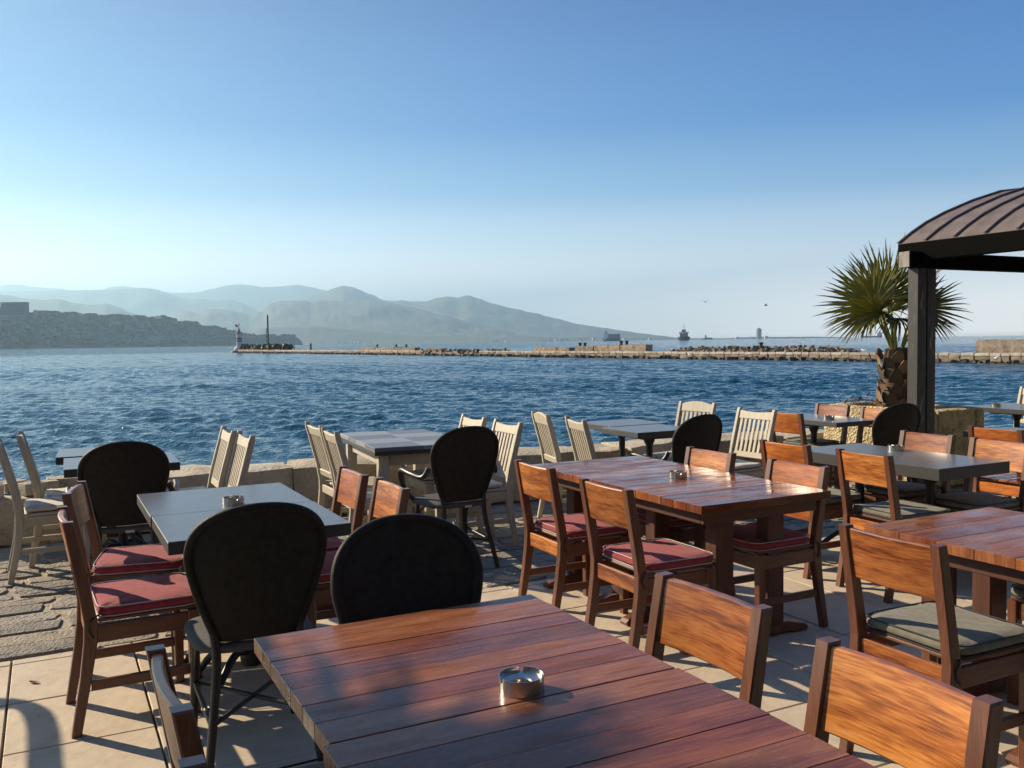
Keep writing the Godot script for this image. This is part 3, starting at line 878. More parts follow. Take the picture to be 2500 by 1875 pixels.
func frond_mesh(s: int, reach: float, droop: float, fat := 1.0) -> ArrayMesh:
	# fan leaf in the local frame: stalk end at the origin, fan opens along +x, face up +y
	var r := rngs(s)
	var m := MB.new()
	var n := 38
	for k in n:
		var a := lerpf(-1.95, 1.95, k / (n - 1.0)) + r.randf_range(-0.03, 0.03)
		var ln := reach * (0.62 + 0.38 * cos(a * 0.55)) * r.randf_range(0.82, 1.08)
		var dir := Vector3(cos(a), 0, sin(a))
		var sd := Vector3(-sin(a), 0, cos(a))
		var prev_l := Vector3(); var prev_r := Vector3(); var prev_m := Vector3()
		var steps := 6
		var tipdrop := droop * r.randf_range(0.6, 1.5)
		for q in steps + 1:
			var x := float(q) / steps
			var half := reach * (0.027 * x / 0.44 if x < 0.44 else 0.027 * pow(1.0 - (x - 0.44) / 0.56, 0.8))
			half = maxf(half * fat, 0.0006)
			var c := dir * ln * x + Vector3(0, 0.10 * reach * x * (1.0 - x) + 0.16 * reach * (absf(a) / 2.15) * x - tipdrop * x * x * x, 0)
			var l := c - sd * half
			var rr := c + sd * half
			var mid := c + Vector3(0, -half * 0.8, 0)
			if q > 0:
				var u0 := Vector2((q - 1.0) / steps, 0); var u1 := Vector2(x, 0)
				m.quad(prev_l, prev_m, mid, l, u0, u0 + Vector2(0, 0.5), u1 + Vector2(0, 0.5), u1)
				m.quad(prev_m, prev_r, rr, mid, u0 + Vector2(0, 0.5), u0 + Vector2(0, 1), u1 + Vector2(0, 1), u1 + Vector2(0, 0.5))
			prev_l = l; prev_r = rr; prev_m = mid
	return m.mesh()

func palm(label: String, base: Vector3, trunk_h: float, trunk_r: float, stalk: float, reach: float, s: int, fronds: int, group := "", rise := 0.62, given := [], fat := 1.0) -> Node3D:
	var t := thing("fan_palm", label, "palm tree", base, 0, group)
	var r := rngs(s)
	var m := MB.new()
	var pts := []
	var rad := []
	for k in 9:
		var x := k / 8.0
		pts.append(Vector3(0.03 * sin(x * 3), trunk_h * x, 0.02 * x)); rad.append(trunk_r * (0.78 + 0.3 * sin(x * PI * 0.9) - 0.12 * x))
	add_tube(m, pts, rad, 16)
	part(t, "trunk", m.mesh(), M.palm_bark)
	# cut leaf bases wrapped round the trunk
	for k in int(trunk_h / 0.62 * 34):
		var y := trunk_h * (0.04 + 0.96 * k / (trunk_h / 0.62 * 34.0))
		var a := k * 2.4 + r.randf_range(-0.2, 0.2)
		var d := Vector3(cos(a), 0, sin(a))
		var sd := Vector3(-sin(a), 0, cos(a))
		var w := trunk_r * r.randf_range(0.34, 0.5)
		var ln := r.randf_range(0.10, 0.2)
		var bm := MB.new()
		var p0 := d * trunk_r * 0.8 + Vector3(0, y - ln * 0.6, 0)
		var p1 := d * trunk_r * 1.02 + Vector3(0, y, 0)
		var p2 := d * (trunk_r * 1.04 + r.randf_range(0.03, 0.085)) + Vector3(0, y + ln * r.randf_range(0.15, 0.6), 0)
		var th := d * 0.018
		bm.quad(p0 + sd * w + th, p0 - sd * w + th, p1 - sd * w * 0.8 + th, p1 + sd * w * 0.8 + th, Vector2(0, 0), Vector2(0, 1), Vector2(0.5, 1), Vector2(0.5, 0))
		bm.quad(p1 + sd * w * 0.8 + th, p1 - sd * w * 0.8 + th, p2 - sd * w * 0.35, p2 + sd * w * 0.35, Vector2(0.5, 0), Vector2(0.5, 1), Vector2(1, 1), Vector2(1, 0))
		bm.quad(p1 - sd * w * 0.8, p1 + sd * w * 0.8, p2 + sd * w * 0.35 - th * 0.6, p2 - sd * w * 0.35 - th * 0.6, Vector2(0.5, 0), Vector2(0.5, 1), Vector2(1, 1), Vector2(1, 0))
		bm.quad(p1 + sd * w * 0.8, p1 + sd * w * 0.8 + th, p2 + sd * w * 0.35, p2 + sd * w * 0.35 - th * 0.6)
		bm.quad(p1 - sd * w * 0.8 + th, p1 - sd * w * 0.8, p2 - sd * w * 0.35 - th * 0.6, p2 - sd * w * 0.35)
		bm.quad(p2 + sd * w * 0.35, p2 - sd * w * 0.35, p2 - sd * w * 0.35 - th * 0.6, p2 + sd * w * 0.35 - th * 0.6)
		part(t, "leaf_base", bm.mesh(), M.palm_dry if r.randf() < 0.7 else M.palm_bark)
	var fm := []
	for k in 5: fm.append(frond_mesh(s + 40 + k, reach, reach * [0.05, 0.12, 0.2, 0.3, 0.42][k], fat))
	for k in (0 if given.size() > 0 else fronds):
		var x := k / (fronds - 1.0)                     # 0 young and upright, 1 old and low
		var a := k * 2.39996 + r.randf_range(-0.25, 0.25)
		var el := lerpf(1.5, rise, pow(x, 0.8))           # stalk's rise
		var d := Vector3(cos(a) * cos(el), sin(el), sin(a) * cos(el))
		var sl := stalk * r.randf_range(0.8, 1.1)
		var top := Vector3(0.0, trunk_h - 0.03, 0.02)
		var p0 := top + Vector3(cos(a), 0, sin(a)) * trunk_r * 0.35
		var p2 := p0 + d * sl + Vector3(0, -0.06 * x, 0)
		var st := part(t, "frond", tube_mesh([p0, p0.lerp(p2, 0.5) + Vector3(0, 0.02, 0), p2], [0.02, 0.014, 0.011], 6, 0.6), M.palm_stalk)
		var fw := lerpf(el, el - 0.9, x)                 # the blade leans out more than its stalk
		var fx := Vector3(cos(a) * cos(fw), sin(fw), sin(a) * cos(fw))
		var fz := Vector3(-sin(a), 0, cos(a))
		var fy := fz.cross(fx)
		part(st, "blade", fm[clampi(int(x * 4.99), 0, 4)], M.palm_leaf, Transform3D(Basis(fx, fy, fz), p2))
	# fronds given one by one: [stalk turn, stalk rise, stalk length, blade turn, blade rise, reach, droop kind, roll]
	for g in given:
		var a: float = deg_to_rad(g[0])
		var el: float = deg_to_rad(g[1])
		var d := Vector3(cos(a) * cos(el), sin(el), -sin(a) * cos(el))
		var p0 := Vector3(0.0, trunk_h - 0.03, 0.02) + Vector3(cos(a), 0, -sin(a)) * trunk_r * 0.3
		var p2: Vector3 = p0 + d * g[2]
		var st := part(t, "frond", tube_mesh([p0, p0.lerp(p2, 0.5) + Vector3(0, 0.015, 0), p2], [0.02, 0.014, 0.011], 6, 0.6), M.palm_stalk)
		var b: float = deg_to_rad(g[3])
		var be: float = deg_to_rad(g[4])
		var fx := Vector3(cos(b) * cos(be), sin(be), -sin(b) * cos(be))
		var fz := fx.cross(Vector3.UP).normalized() if absf(fx.y) < 0.97 else Vector3(sin(b), 0, cos(b))
		var fy := fz.cross(fx)
		var bas := Basis(fx, fy, fz) * Basis(Vector3.RIGHT, deg_to_rad(g[7]))
		part(st, "blade", fm[g[6]], M.palm_leaf, Transform3D(bas.scaled_local(Vector3.ONE * g[5] / reach), p2))
	return t

func build_planter_and_palms():
	var t := thing("planter", "knee-high yellow stucco planter box under the fan palm", "planter", G(8.17, 6.7))
	var w := 0.86; var d := 1.4; var h := 0.79
	for e in [[-w / 2 + 0.07, 0.0, 0.14, d], [w / 2 - 0.07, 0.0, 0.14, d], [0.0, d / 2 - 0.07, w - 0.28, 0.14], [0.0, -d / 2 + 0.07, w - 0.28, 0.14]]:
		part(t, "wall", rough_block(Vector3(e[2] + 0.004, h, e[3] + 0.004), 210 + int(e[0] * 10) + int(e[1] * 10), 0.008, 0.09), M.stucco, at(e[0], h / 2, e[1]))
	part(t, "soil", box_mesh(Vector3(w - 0.29, 0.5, d - 0.29), 0.01), M.soil_dark, at(0, 0.45, 0))
	palm("short fan palm with a shaggy trunk growing in the stucco planter", G(8.1, 6.72, 0.70), 0.70, 0.155, 0.54, 0.60, 7, 13, "fan palms", 1.14, [
		[80, 86, 0.56, 150, 80, 0.70, 0, 80], [150, 70, 0.52, 152, 38, 0.64, 1, 62], [165, 62, 0.44, 160, 10, 0.60, 2, 30], [120, 76, 0.56, 130, 62, 0.62, 0, 50],
		[190, 60, 0.42, 172, -12, 0.50, 3, 15], [-25, 66, 0.5, -26, 30, 0.54, 1, 60], [-60, 76, 0.52, -80, 58, 0.5, 1, 20],
		[-50, 60, 0.36, -40, 2, 0.42, 3, 15], [215, 62, 0.40, 200, -4, 0.44, 4, -20], [60, 66, 0.45, 80, 30, 0.5, 2, -30]])
	var r := rngs(77)
	var dp := thing("dry_weed", "dry twiggy weed at the foot of the fan palm", "weed", G(7.9, 6.95, 0.70))
	for k in 18:
		var a := r.randf() * TAU
		var ln := r.randf_range(0.12, 0.34)
		var p := Vector3(cos(a), r.randf_range(0.4, 1.1), sin(a)).normalized() * ln
		part(dp, "twig", tube_mesh(smooth_path([Vector3(), p * 0.5 + Vector3(0, 0.03, 0), p], 3), [0.003, 0.003, 0.0025, 0.0025, 0.002, 0.002, 0.0015], 5), M.rust)
		if k % 3 == 0: part(dp, "leaf", rough_block(Vector3(0.05, 0.012, 0.035), 400 + k, 0.01, 0.01), M.rust, turned(Vector3(1, 0.3, 0.2).normalized(), r.randf() * 200, p))

# the cafe the terrace belongs to, behind the camera: it shuts off the sky on that side
func build_cafe():
	var t := thing("cafe_building", "long dark-brown cafe front with wide windows behind the terrace", "building", G(4.0, -3.4))
	part(t, "wall", box_mesh(Vector3(36, 7.5, 0.4), 0.02), M.cafe_wall, at(0, 3.75, 0.2))
	part(t, "cornice", box_mesh(Vector3(36.6, 0.35, 1.1), 0.03), M.black_timber, at(0, 7.67, -0.1))
	part(t, "canopy", box_mesh(Vector3(35, 0.12, 1.5), 0.02), M.black_timber, at(0, 3.3, -0.75))
	for k in 11:
		var x := -15.0 + k * 3.0
		for f in 2:
			var w := part(t, "window", box_mesh(Vector3(2.3, 2.2, 0.06), 0.01), M.black_timber, at(x, 1.55 + f * 3.5, -0.03))
			for q in 2: part(w, "pane", box_mesh(Vector3(1.05, 2.0, 0.02), 0.002), M.far_glass, at(-0.55 + q * 1.1, 0, -0.03))

func build_pavilion():
	var t := thing("pavilion", "dark timber pavilion with a curved brown metal roof", "pavilion", Vector3.ZERO)
	var v1 := 6.05
	var v0 := 1.85
	# double posts at the corners
	for c in [[7.33, 5.83], [7.33, 2.1], [11.2, 5.83], [11.2, 2.1]]:
		for q in 2:
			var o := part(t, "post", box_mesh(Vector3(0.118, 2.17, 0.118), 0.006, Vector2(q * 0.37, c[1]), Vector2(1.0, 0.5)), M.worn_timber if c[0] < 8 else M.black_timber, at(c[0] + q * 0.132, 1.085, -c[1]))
	for c in [5.83, 2.1]:
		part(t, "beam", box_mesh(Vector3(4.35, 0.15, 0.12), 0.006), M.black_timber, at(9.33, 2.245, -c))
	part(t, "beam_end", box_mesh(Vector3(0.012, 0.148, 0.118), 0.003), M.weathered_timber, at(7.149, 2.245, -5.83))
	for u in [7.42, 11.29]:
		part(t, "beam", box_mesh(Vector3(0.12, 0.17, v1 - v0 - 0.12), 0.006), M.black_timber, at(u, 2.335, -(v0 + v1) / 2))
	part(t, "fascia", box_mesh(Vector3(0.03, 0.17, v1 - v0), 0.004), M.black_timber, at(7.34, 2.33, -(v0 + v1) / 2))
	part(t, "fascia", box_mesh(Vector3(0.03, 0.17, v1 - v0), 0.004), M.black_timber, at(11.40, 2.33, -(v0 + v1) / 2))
	# roof profile across u, mirrored at the ridge
	var half := [Vector2(7.33, 2.415), Vector2(7.5, 2.52), Vector2(7.72, 2.635), Vector2(7.99, 2.746), Vector2(8.41, 2.89), Vector2(8.85, 3.01), Vector2(9.37, 3.08)]
	var prof := half.duplicate()
	for k in range(half.size() - 2, -1, -1): prof.append(Vector2(18.74 - half[k].x, half[k].y))
	var panels := 14
	var pitch := (v1 - v0) / panels
	for p in panels:
		var m := MB.new()
		var a := v0 + pitch * p
		var b := a + pitch - 0.004
		for k in prof.size() - 1:
			for s in [0.0, -0.012]:
				var q := [Vector3(prof[k].x, prof[k].y + s, -a), Vector3(prof[k + 1].x, prof[k + 1].y + s, -a), Vector3(prof[k + 1].x, prof[k + 1].y + s, -b), Vector3(prof[k].x, prof[k].y + s, -b)]
				if s < 0: q.reverse()
				m.quad(q[0], q[1], q[2], q[3])
		var e := prof.size() - 1
		for k in [0, e]:
			m.quad(Vector3(prof[k].x, prof[k].y - 0.012, -a), Vector3(prof[k].x, prof[k].y, -a), Vector3(prof[k].x, prof[k].y, -b), Vector3(prof[k].x, prof[k].y - 0.012, -b))
		part(t, "roof_panel", m.mesh(), M.roof_metal)
	for p in panels + 1:
		var pts := []
		var v := v0 + pitch * p - 0.002
		for k in prof: pts.append(Vector3(k.x, k.y + 0.012, -v))
		part(t, "roof_seam", tube_mesh(pts, 0.013, 6), M.roof_metal)
	# gable boards under the far and near edges
	for v in [v1 - 0.02, v0 + 0.02]:
		var poly := PackedVector2Array()
		for k in prof: poly.append(Vector2(k.x, k.y - 0.016))
		var low := PackedVector2Array()
		for k in prof: low.append(Vector2(k.x, maxf(k.y - 0.15, 2.33)))
		low.reverse()
		poly.append_array(low)
		poly.reverse()
		var g := MB.new()
		add_prism(g, poly, 0.03, at(0, 0, -v), 0.003)
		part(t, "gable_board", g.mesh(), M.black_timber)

# ---------------------------------------------------------------- water and everything beyond it
func build_sea():
	var rings := []
	var rr := 8.05
	while rr < 11000.0:
		rings.append(rr)
		if rr < 17.0: rr += rr * 0.014
		elif rr < 60.0: rr += 0.16
		elif rr < 120.0: rr += 0.3
		elif rr < 320.0: rr += 0.6
		else: rr += rr * 0.024
	var rows := rings.size() - 1
	var cols := 640
	var r := rngs(12)
	var W := []
	for k in 15:
		var lam := 0.3 * pow(1.165, k)
		var a := r.randf_range(-0.85, 0.85) - 0.477
		W.append([TAU / lam, sin(a), cos(a), 0.0125 * pow(lam, 0.62), r.randf() * TAU, lam])
	var nz := FastNoiseLite.new(); nz.seed = 4; nz.frequency = 0.09; nz.fractal_octaves = 2
	var m := MB.new()
	m.v.resize((rows + 1) * (cols + 1)); m.n.resize(m.v.size()); m.t.resize(m.v.size())
	var f := deg_to_rad(TURN)
	var k0 := 0
	for a in rows + 1:
		var rad: float = rings[a]
		var cell: float = rings[mini(a + 1, rows)] - rings[mini(a, rows - 1)]
		cell = maxf(cell, rad * 0.0034)
		var act := []
		for w in W:
			var fade := clampf(w[5] / cell / 1.4 - 1.0, 0.0, 1.0)
			if fade > 0.0: act.append([w[0], w[1], w[2], w[3] * fade, w[4]])
		for c in cols + 1:
			var az := f + deg_to_rad(lerpf(-62.0, 62.0, float(c) / cols))
			var x := sin(az) * rad
			var z := -cos(az) * rad
			var y := SEA - rad * rad / 1.48e7
			if act.size() > 0:
				var p := 2.6 * nz.get_noise_2d(x, z)
				var q := 0.7 + 0.5 * (nz.get_noise_2d(x * 0.35 + 90.0, z * 0.35) + 0.5)
				var hh := 0.0
				for w in act:
					var s := sin(w[0] * (x * w[1] + z * w[2]) + w[4] + p)
					hh += w[3] * (s + 0.32 * s * s)
				y += hh * q
			m.v[k0] = Vector3(x, y, z)
			m.t[k0] = Vector2(x, z)
			k0 += 1
	for a in rows + 1:
		for c in cols + 1:
			var p := m.v[mini(a + 1, rows) * (cols + 1) + c] - m.v[maxi(a - 1, 0) * (cols + 1) + c]
			var q := m.v[a * (cols + 1) + mini(c + 1, cols)] - m.v[a * (cols + 1) + maxi(c - 1, 0)]
			m.n[a * (cols + 1) + c] = q.cross(p).normalized()
	var idx := PackedInt32Array(); idx.resize(rows * cols * 6)
	var j := 0
	for a in rows:
		for c in cols:
			var p := a * (cols + 1) + c
			idx[j] = p; idx[j + 1] = p + cols + 2; idx[j + 2] = p + 1
			idx[j + 3] = p; idx[j + 4] = p + cols + 1; idx[j + 5] = p + cols + 2
			j += 6
	m.i = idx
	structure("sea", m.mesh(), M.sea_water)

# a ridge whose skyline is read from the photograph at a given distance; it has a front and a back slope
func skyline(line: Array, px: float) -> float:
	for k in line.size() - 1:
		if px <= line[k + 1][0]:
			var x: float = clampf((px - line[k][0]) / (line[k + 1][0] - line[k][0]), 0, 1)
			return lerpf(line[k][1], line[k + 1][1], x * x * (3 - 2 * x) * 0.5 + x * 0.5)
	return line[-1][1]

func ridge_point(line: Array, d0: float, d1: float, front: float, back: float, px: float, t: float, nz: FastNoiseLite, bump: float) -> Vector3:
	var x0: float = line[0][0]
	var x1: float = line[-1][0]
	var dep := lerpf(d0, d1, (px - x0) / (x1 - x0))
	var crest := far_at(px, skyline(line, px), dep)
	var out := Vector3(crest.x, 0, crest.z).normalized()
	var low := -30.0 - crest.length_squared() / 1.48e7
	var h := crest.y - low
	var w := front if t < 0 else back
	var s := 1.0 - absf(t)
	var p := crest + out * (t * w)
	var g := nz.get_noise_2d(p.x, p.z)
	p.y = low + h * pow(s, 1.15) + g * bump * minf(1.0, absf(t) * 5.0) * s
	return p

func ridge(called: String, line: Array, d0: float, d1: float, front: float, back: float, s: int, m0: Material, bump := 0.0, cols := 150, rough := 0.0):
	var nz := FastNoiseLite.new(); nz.seed = s; nz.frequency = 3.2 / front; nz.fractal_octaves = 5
	var n2 := FastNoiseLite.new(); n2.seed = s + 3; n2.frequency = 0.09; n2.fractal_octaves = 4
	var m := MB.new()
	var f := func(a, c):
		var px: float = lerpf(line[0][0], line[-1][0], c)
		var p := ridge_point(line, d0, d1, front, back, px, a * 2.0 - 1.0, nz, bump)
		p.y += rough * n2.get_noise_1d(px) * (1.0 - absf(a * 2.0 - 1.0))
		return p
	add_grid(m, 26, cols, f)
	structure(called, m.mesh(), m0)

const HEAD := [[-420, 738], [-160, 742], [0, 753], [22, 757], [43, 762], [72, 765], [94, 761], [152, 764], [199, 765], [246, 769.5], [289, 769.5], [344, 772], [372, 775], [391, 771], [420, 776], [434, 785], [452, 786], [481, 787], [488, 795], [524, 798], [560, 806], [597, 815], [636, 818], [687, 818], [720, 820], [733, 829], [742, 844]]

func build_land():
	ridge("mountain", [[-600, 705], [-300, 700], [-100, 690], [0, 697], [36, 693.5], [90, 701], [145, 704], [170, 708], [250, 708], [268, 701], [304, 698], [336, 703], [427, 715], [477, 714], [517, 706], [553, 697], [582, 693.5], [615, 697], [644, 701], [687, 699], [727, 695], [760, 701], [800, 710], [900, 728], [1010, 745], [1100, 790], [1180, 850]], 17500, 17500, 3200, 3200, 1, M.far_hill, 120, 240, 10)
	ridge("mountain", [[-600, 715], [-200, 722], [0, 712], [217, 708], [311, 706], [354, 702], [383, 706], [416, 719], [452, 730], [499, 730], [524, 735], [557, 731], [586, 737], [615, 751], [650, 775], [720, 805], [800, 850]], 12800, 12800, 2600, 2600, 2, M.far_hill, 110, 200, 8)
	ridge("mountain", [[560, 850], [640, 790], [720, 742], [760, 725], [791, 714], [815, 703], [839, 697], [860, 701], [904, 718], [938, 733], [960, 735], [985, 733], [1000, 736], [1040, 736], [1065, 728], [1091, 723], [1115, 727], [1141, 721], [1165, 727], [1198, 740], [1250, 752], [1300, 763], [1355, 777], [1413, 791], [1470, 800], [1526, 808], [1570, 814], [1610, 819], [1700, 834], [1760, 850]], 11500, 11500, 2300, 2300, 3, M.far_hill, 90, 240, 8)
	ridge("hill", [[-500, 730], [-100, 724], [0, 719.5], [18, 720], [54, 728], [101, 731.5], [145, 730], [181, 740.5], [224, 744], [260, 740.5], [289, 749.5], [318, 763], [360, 776], [430, 800], [520, 850]], 7600, 7600, 1600, 1600, 4, M.far_hill, 60, 160, 6)
	ridge("hill", [[380, 850], [427, 770], [459, 759], [485, 764], [513, 754], [560, 757], [610, 768], [640, 760], [662, 740], [687, 735], [738, 733], [760, 738], [781, 733], [840, 736], [900, 733], [950, 739], [1010, 751], [1080, 769], [1150, 786], [1210, 801], [1290, 822], [1360, 850]], 8600, 8600, 1700, 1700, 5, M.far_hill, 70, 200, 7)
	ridge("coast", [[540, 850], [640, 800], [760, 796], [830, 800], [870, 806], [930, 812], [1000, 819], [1080, 821], [1180, 822], [1240, 824], [1300, 822], [1380, 824], [1450, 823], [1560, 825], [1700, 826], [1760, 826], [1850, 822], [1900, 822.5], [1980, 822], [2060, 823], [2100, 828]], 6400, 7000, 500, 700, 6, M.far_hill, 10, 260, 2.0)
	ridge("headland", HEAD, 1350, 3000, 420, 500, 7, M.near_hill, 16, 300, 2.5)
	var nz := FastNoiseLite.new(); nz.seed = 7; nz.frequency = 3.2 / 420.0; nz.fractal_octaves = 5
	# woods on the headland, too far off to count
	var lump := []
	for k in 5: lump.append(rough_block(Vector3(1, 0.85, 1), 840 + k, 0.3, 0.34))
	var wd := MeshInstance3D.new()
	wd.mesh = scatter(lump, 1500, func(q):
		var px: float = q.randf_range(-120, 715)
		var p := ridge_point(HEAD, 1350, 3000, 420, 500, px, -pow(q.randf(), 1.4) * 0.92 + 0.02, nz, 16)
		if p.y < 2.0: p.y = -30.0
		var s: float = q.randf_range(4.0, 10.0)
		return Transform3D(Basis(Vector3.UP, q.randf() * 6).scaled(Vector3(s * 1.4, s, s * 1.4)), p), 61)
	wd.material_override = M.wood_far
	wd.name = "headland_woods"
	add_child(wd)
	wd.set_meta("kind", "stuff"); wd.set_meta("label", "dark trees covering the hazy headland's slope"); wd.set_meta("category", "woods")
	# houses on the headland
	var r := rngs(91)
	for k in 46:
		var px := r.randf_range(-40, 700)
		var t := -r.randf_range(0.12, 0.86)
		if px > 540: t = -r.randf_range(0.35, 0.85)
		var p := ridge_point(HEAD, 1350, 3000, 420, 500, px, t, nz, 16)
		if p.y < 1.0: continue
		var w := r.randf_range(8, 18); var h := r.randf_range(5, 11); var d := r.randf_range(8, 13)
		far_house("grey house among trees on the hazy headland", "houses on the headland", p, w, h, d, M.far_wall, M.far_dark if r.randf() < 0.8 else M.far_white, r.randf_range(-0.4, 0.4))
	# the row of blocks along the headland's end
	for k in 11:
		var px := 470.0 + k * 24.0
		var p := ridge_point(HEAD, 1350, 3000, 420, 500, px, -0.80, nz, 16)
		p.y = 0.0
		far_house("flat-roofed apartment block in the shore row at the headland's tip", "apartment blocks on the headland's shore", p, 26, r.randf_range(21, 27), 16, M.far_wall, M.far_wall, 0.2)
	var ap := far_at(37, 765, 1560)
	far_house("broad slab of a building standing alone on the headland's crest", "", Vector3(ap.x, ap.y - 3, ap.z), 40, 21, 16, M.far_wall, M.far_dark, 0.1)
	# far shore: white buildings and boats' sheds
	for q in [[843, 812, 9], [862, 816, 7], [880, 811, 8], [905, 815, 6], [830, 833, 9], [790, 835, 7], [870, 830, 5], [1205, 830, 7], [1212, 828, 5], [1235, 831, 4], [1333, 830, 9], [1345, 831, 8], [1358, 830, 6], [1373, 830, 11], [1385, 829, 8], [1420, 830, 6], [1448, 829, 5], [1585, 829, 5], [1870, 824, 8], [1800, 822, 9]]:
		var p := far_at(q[0], q[1], 6050)
		p.y = -4.0
		far_house("small white building on the far hazy shore", "white buildings on the far shore", p, q[2] * 2.6, r.randf_range(12, 26), 14, M.far_white, M.far_white, r.randf_range(-0.5, 0.5))
	# tower
	var tp := far_at(1853, 821, 6300)
	tp.y = -6
	var tw := thing("skyscraper", "lone pale skyscraper rising over the far shore", "skyscraper", tp, -20)
	for sd in [-1, 1]:
		part(tw, "shaft", box_mesh(Vector3(12.5, 72, 24), 0.5), M.far_wall, at(sd * 7.5, 36, 0))
	part(tw, "glass_core", box_mesh(Vector3(4, 68, 20), 0.3), M.far_glass, at(0, 34, 0))
	part(tw, "crown", box_mesh(Vector3(16, 7, 14), 0.5), M.far_wall, at(0, 75, 0))

func far_house(label: String, group: String, p: Vector3, w: float, h: float, d: float, wall: Material, roof: Material, turn: float):
	var t := thing("building", label, "building", p, -TURN + rad_to_deg(turn), group)
	part(t, "wall", box_mesh(Vector3(w, h + 8, d), 0.1), wall, at(0, h / 2 - 4, 0))
	part(t, "roof", box_mesh(Vector3(w + 0.8, 1.0, d + 0.8), 0.1), roof, at(0, h + 0.5, 0))
	var floors := maxi(1, int(h / 3.4))
	for f in floors:
		part(t, "window_row", box_mesh(Vector3(w - 2.5, 1.3, 0.3), 0.05), M.far_dark, at(0, 2.0 + f * 3.3, d / 2))

func build_breakwater():
	var t := thing("breakwater", "long stone breakwater crossing the bay, blocks in two courses", "breakwater", G(75.2, 49.0, SEA), 94.7)
	var r := rngs(33)
	var caps := []
	var lows := []
	for k in 8:
		caps.append(rough_block(Vector3(1.0, 0.30, 1.0), 700 + k, 0.02, 0.34))
		lows.append(rough_block(Vector3(1.0, 0.56, 0.8), 720 + k, 0.05, 0.34))
	part(t, "core", box_mesh(Vector3(318, 0.9, 3.4), 0.05), M.pier_stone1, at(96, 0.42, 2.0))
	var x := -62.0
	while x < 248:
		var w := r.randf_range(0.8, 1.5) if x < 100 else r.randf_range(2.2, 3.8)
		var gap := 0.05 if x < 100 else 0.12
		if not (x > 94 and x < 116):   # here the cap has fallen
			part(t, "cap_stone", caps[r.randi_range(0, 7)], M["pier_cap%d" % r.randi_range(0, 2)], Transform3D(Basis(Vector3.UP, r.randf_range(-0.012, 0.012)).scaled(Vector3(w - gap, 1, 1)), Vector3(x + w / 2, 0.80 + r.randf_range(-0.025, 0.025), 0.42 + r.randf_range(-0.04, 0.04))))
		part(t, "block", lows[r.randi_range(0, 7)], M["pier_stone%d" % r.randi_range(0, 2)], Transform3D(Basis(Vector3.UP, r.randf_range(-0.03, 0.03)).scaled(Vector3(w - gap, 1, 1)), Vector3(x + w / 2 + r.randf_range(-0.1, 0.1), 0.38, 0.36 + r.randf_range(-0.05, 0.05))))
		x += w
	# weedy rocks at the waterline, and heaps of rubble on top
	var lump := []
	for k in 6: lump.append(rough_block(Vector3(1, 0.8, 1), 740 + k, 0.22, 0.4))
	part(t, "waterline_rocks", scatter(lump, 1300, func(q):
		return Transform3D(Basis(Vector3.UP, q.randf() * 6).scaled(Vector3.ONE * q.randf_range(0.25, 0.75)), Vector3(q.randf_range(-60, 252), q.randf_range(-0.12, 0.2), q.randf_range(-1.0, 0.05))), 44), M.weedy_rock).set_meta("kind", "stuff")
	part(t, "rubble", scatter(lump, 620, func(q):
		var a: float = q.randf_range(19, 47)
		var b: float = q.randf_range(-1, 1)
		return Transform3D(Basis(Vector3(q.randf(), q.randf(), q.randf()).normalized(), q.randf() * 6).scaled(Vector3.ONE * q.randf_range(0.16, 0.42)), Vector3(a, 0.9 + q.randf_range(0.1, 0.66) * (1.0 - b * b) * minf(1.0, minf(a - 18, 48 - a) / 4.0), 2.3 + b * 1.3)), 45), M.pier_stone2).set_meta("kind", "stuff")
	part(t, "rubble", scatter(lump, 160, func(q):
		return Transform3D(Basis(Vector3(q.randf(), q.randf(), q.randf()).normalized(), q.randf() * 6).scaled(Vector3.ONE * q.randf_range(0.3, 0.8)), Vector3(q.randf_range(86, 118), q.randf_range(0.4, 0.95), q.randf_range(0.1, 2.0))), 46), M.pier_stone1).set_meta("kind", "stuff")
	part(t, "rubble", scatter(lump, 170, func(q):
		var a: float = q.randf_range(206, 250)
		return Transform3D(Basis(Vector3(q.randf(), q.randf(), q.randf()).normalized(), q.randf() * 6).scaled(Vector3.ONE * q.randf_range(0.5, 1.4)), Vector3(a, 0.9 + q.randf_range(0.0, 1.3), q.randf_range(0.8, 3.4))), 47), M.weedy_rock).set_meta("kind", "stuff")
	# ruined parapet walls on the deck
	for w in [[-14, 5.2, 1.25, 0], [-40, -14.2, 0.8, 1], [51.5, 57.0, 1.0, 0], [57.2, 63.0, 0.95, 2], [63.3, 68.0, 0.8, 1], [69.4, 72.4, 0.62, 0], [72.6, 79.2, 0.68, 2], [123, 133, 0.72, 1], [133.2, 143, 0.78, 0], [143.2, 152, 0.74, 2], [112, 119, 0.5, 0]]:
		part(t, "parapet_block", rough_block(Vector3(w[1] - w[0], w[2], 1.3), 760 + int(w[0]), 0.16, 0.45), M["pier_stone%d" % w[3]], at((w[0] + w[1]) / 2, 0.86 + w[2] / 2, 2.0))
	# mooring posts
	for b in [[67.2, 1.65], [66.0, 1.65], [57.4, 1.86], [56.2, 1.86], [31.5, 1.5], [133, 1.62], [143, 1.64], [128, 1.62]]:
		var bo := thing("bollard", "short black mooring post on the breakwater", "bollard", t.transform * Vector3(b[0], b[1], 1.9), 0, "mooring posts on the breakwater")
		var m := MB.new()
		add_lathe(m, [Vector2(0, -0.1), Vector2(0.2, -0.1), Vector2(0.2, 0.3), Vector2(0.27, 0.38), Vector2(0.27, 0.52), Vector2(0.1, 0.56), Vector2(0, 0.56)], 10)
		part(bo, "post", m.mesh(), M.black_iron)
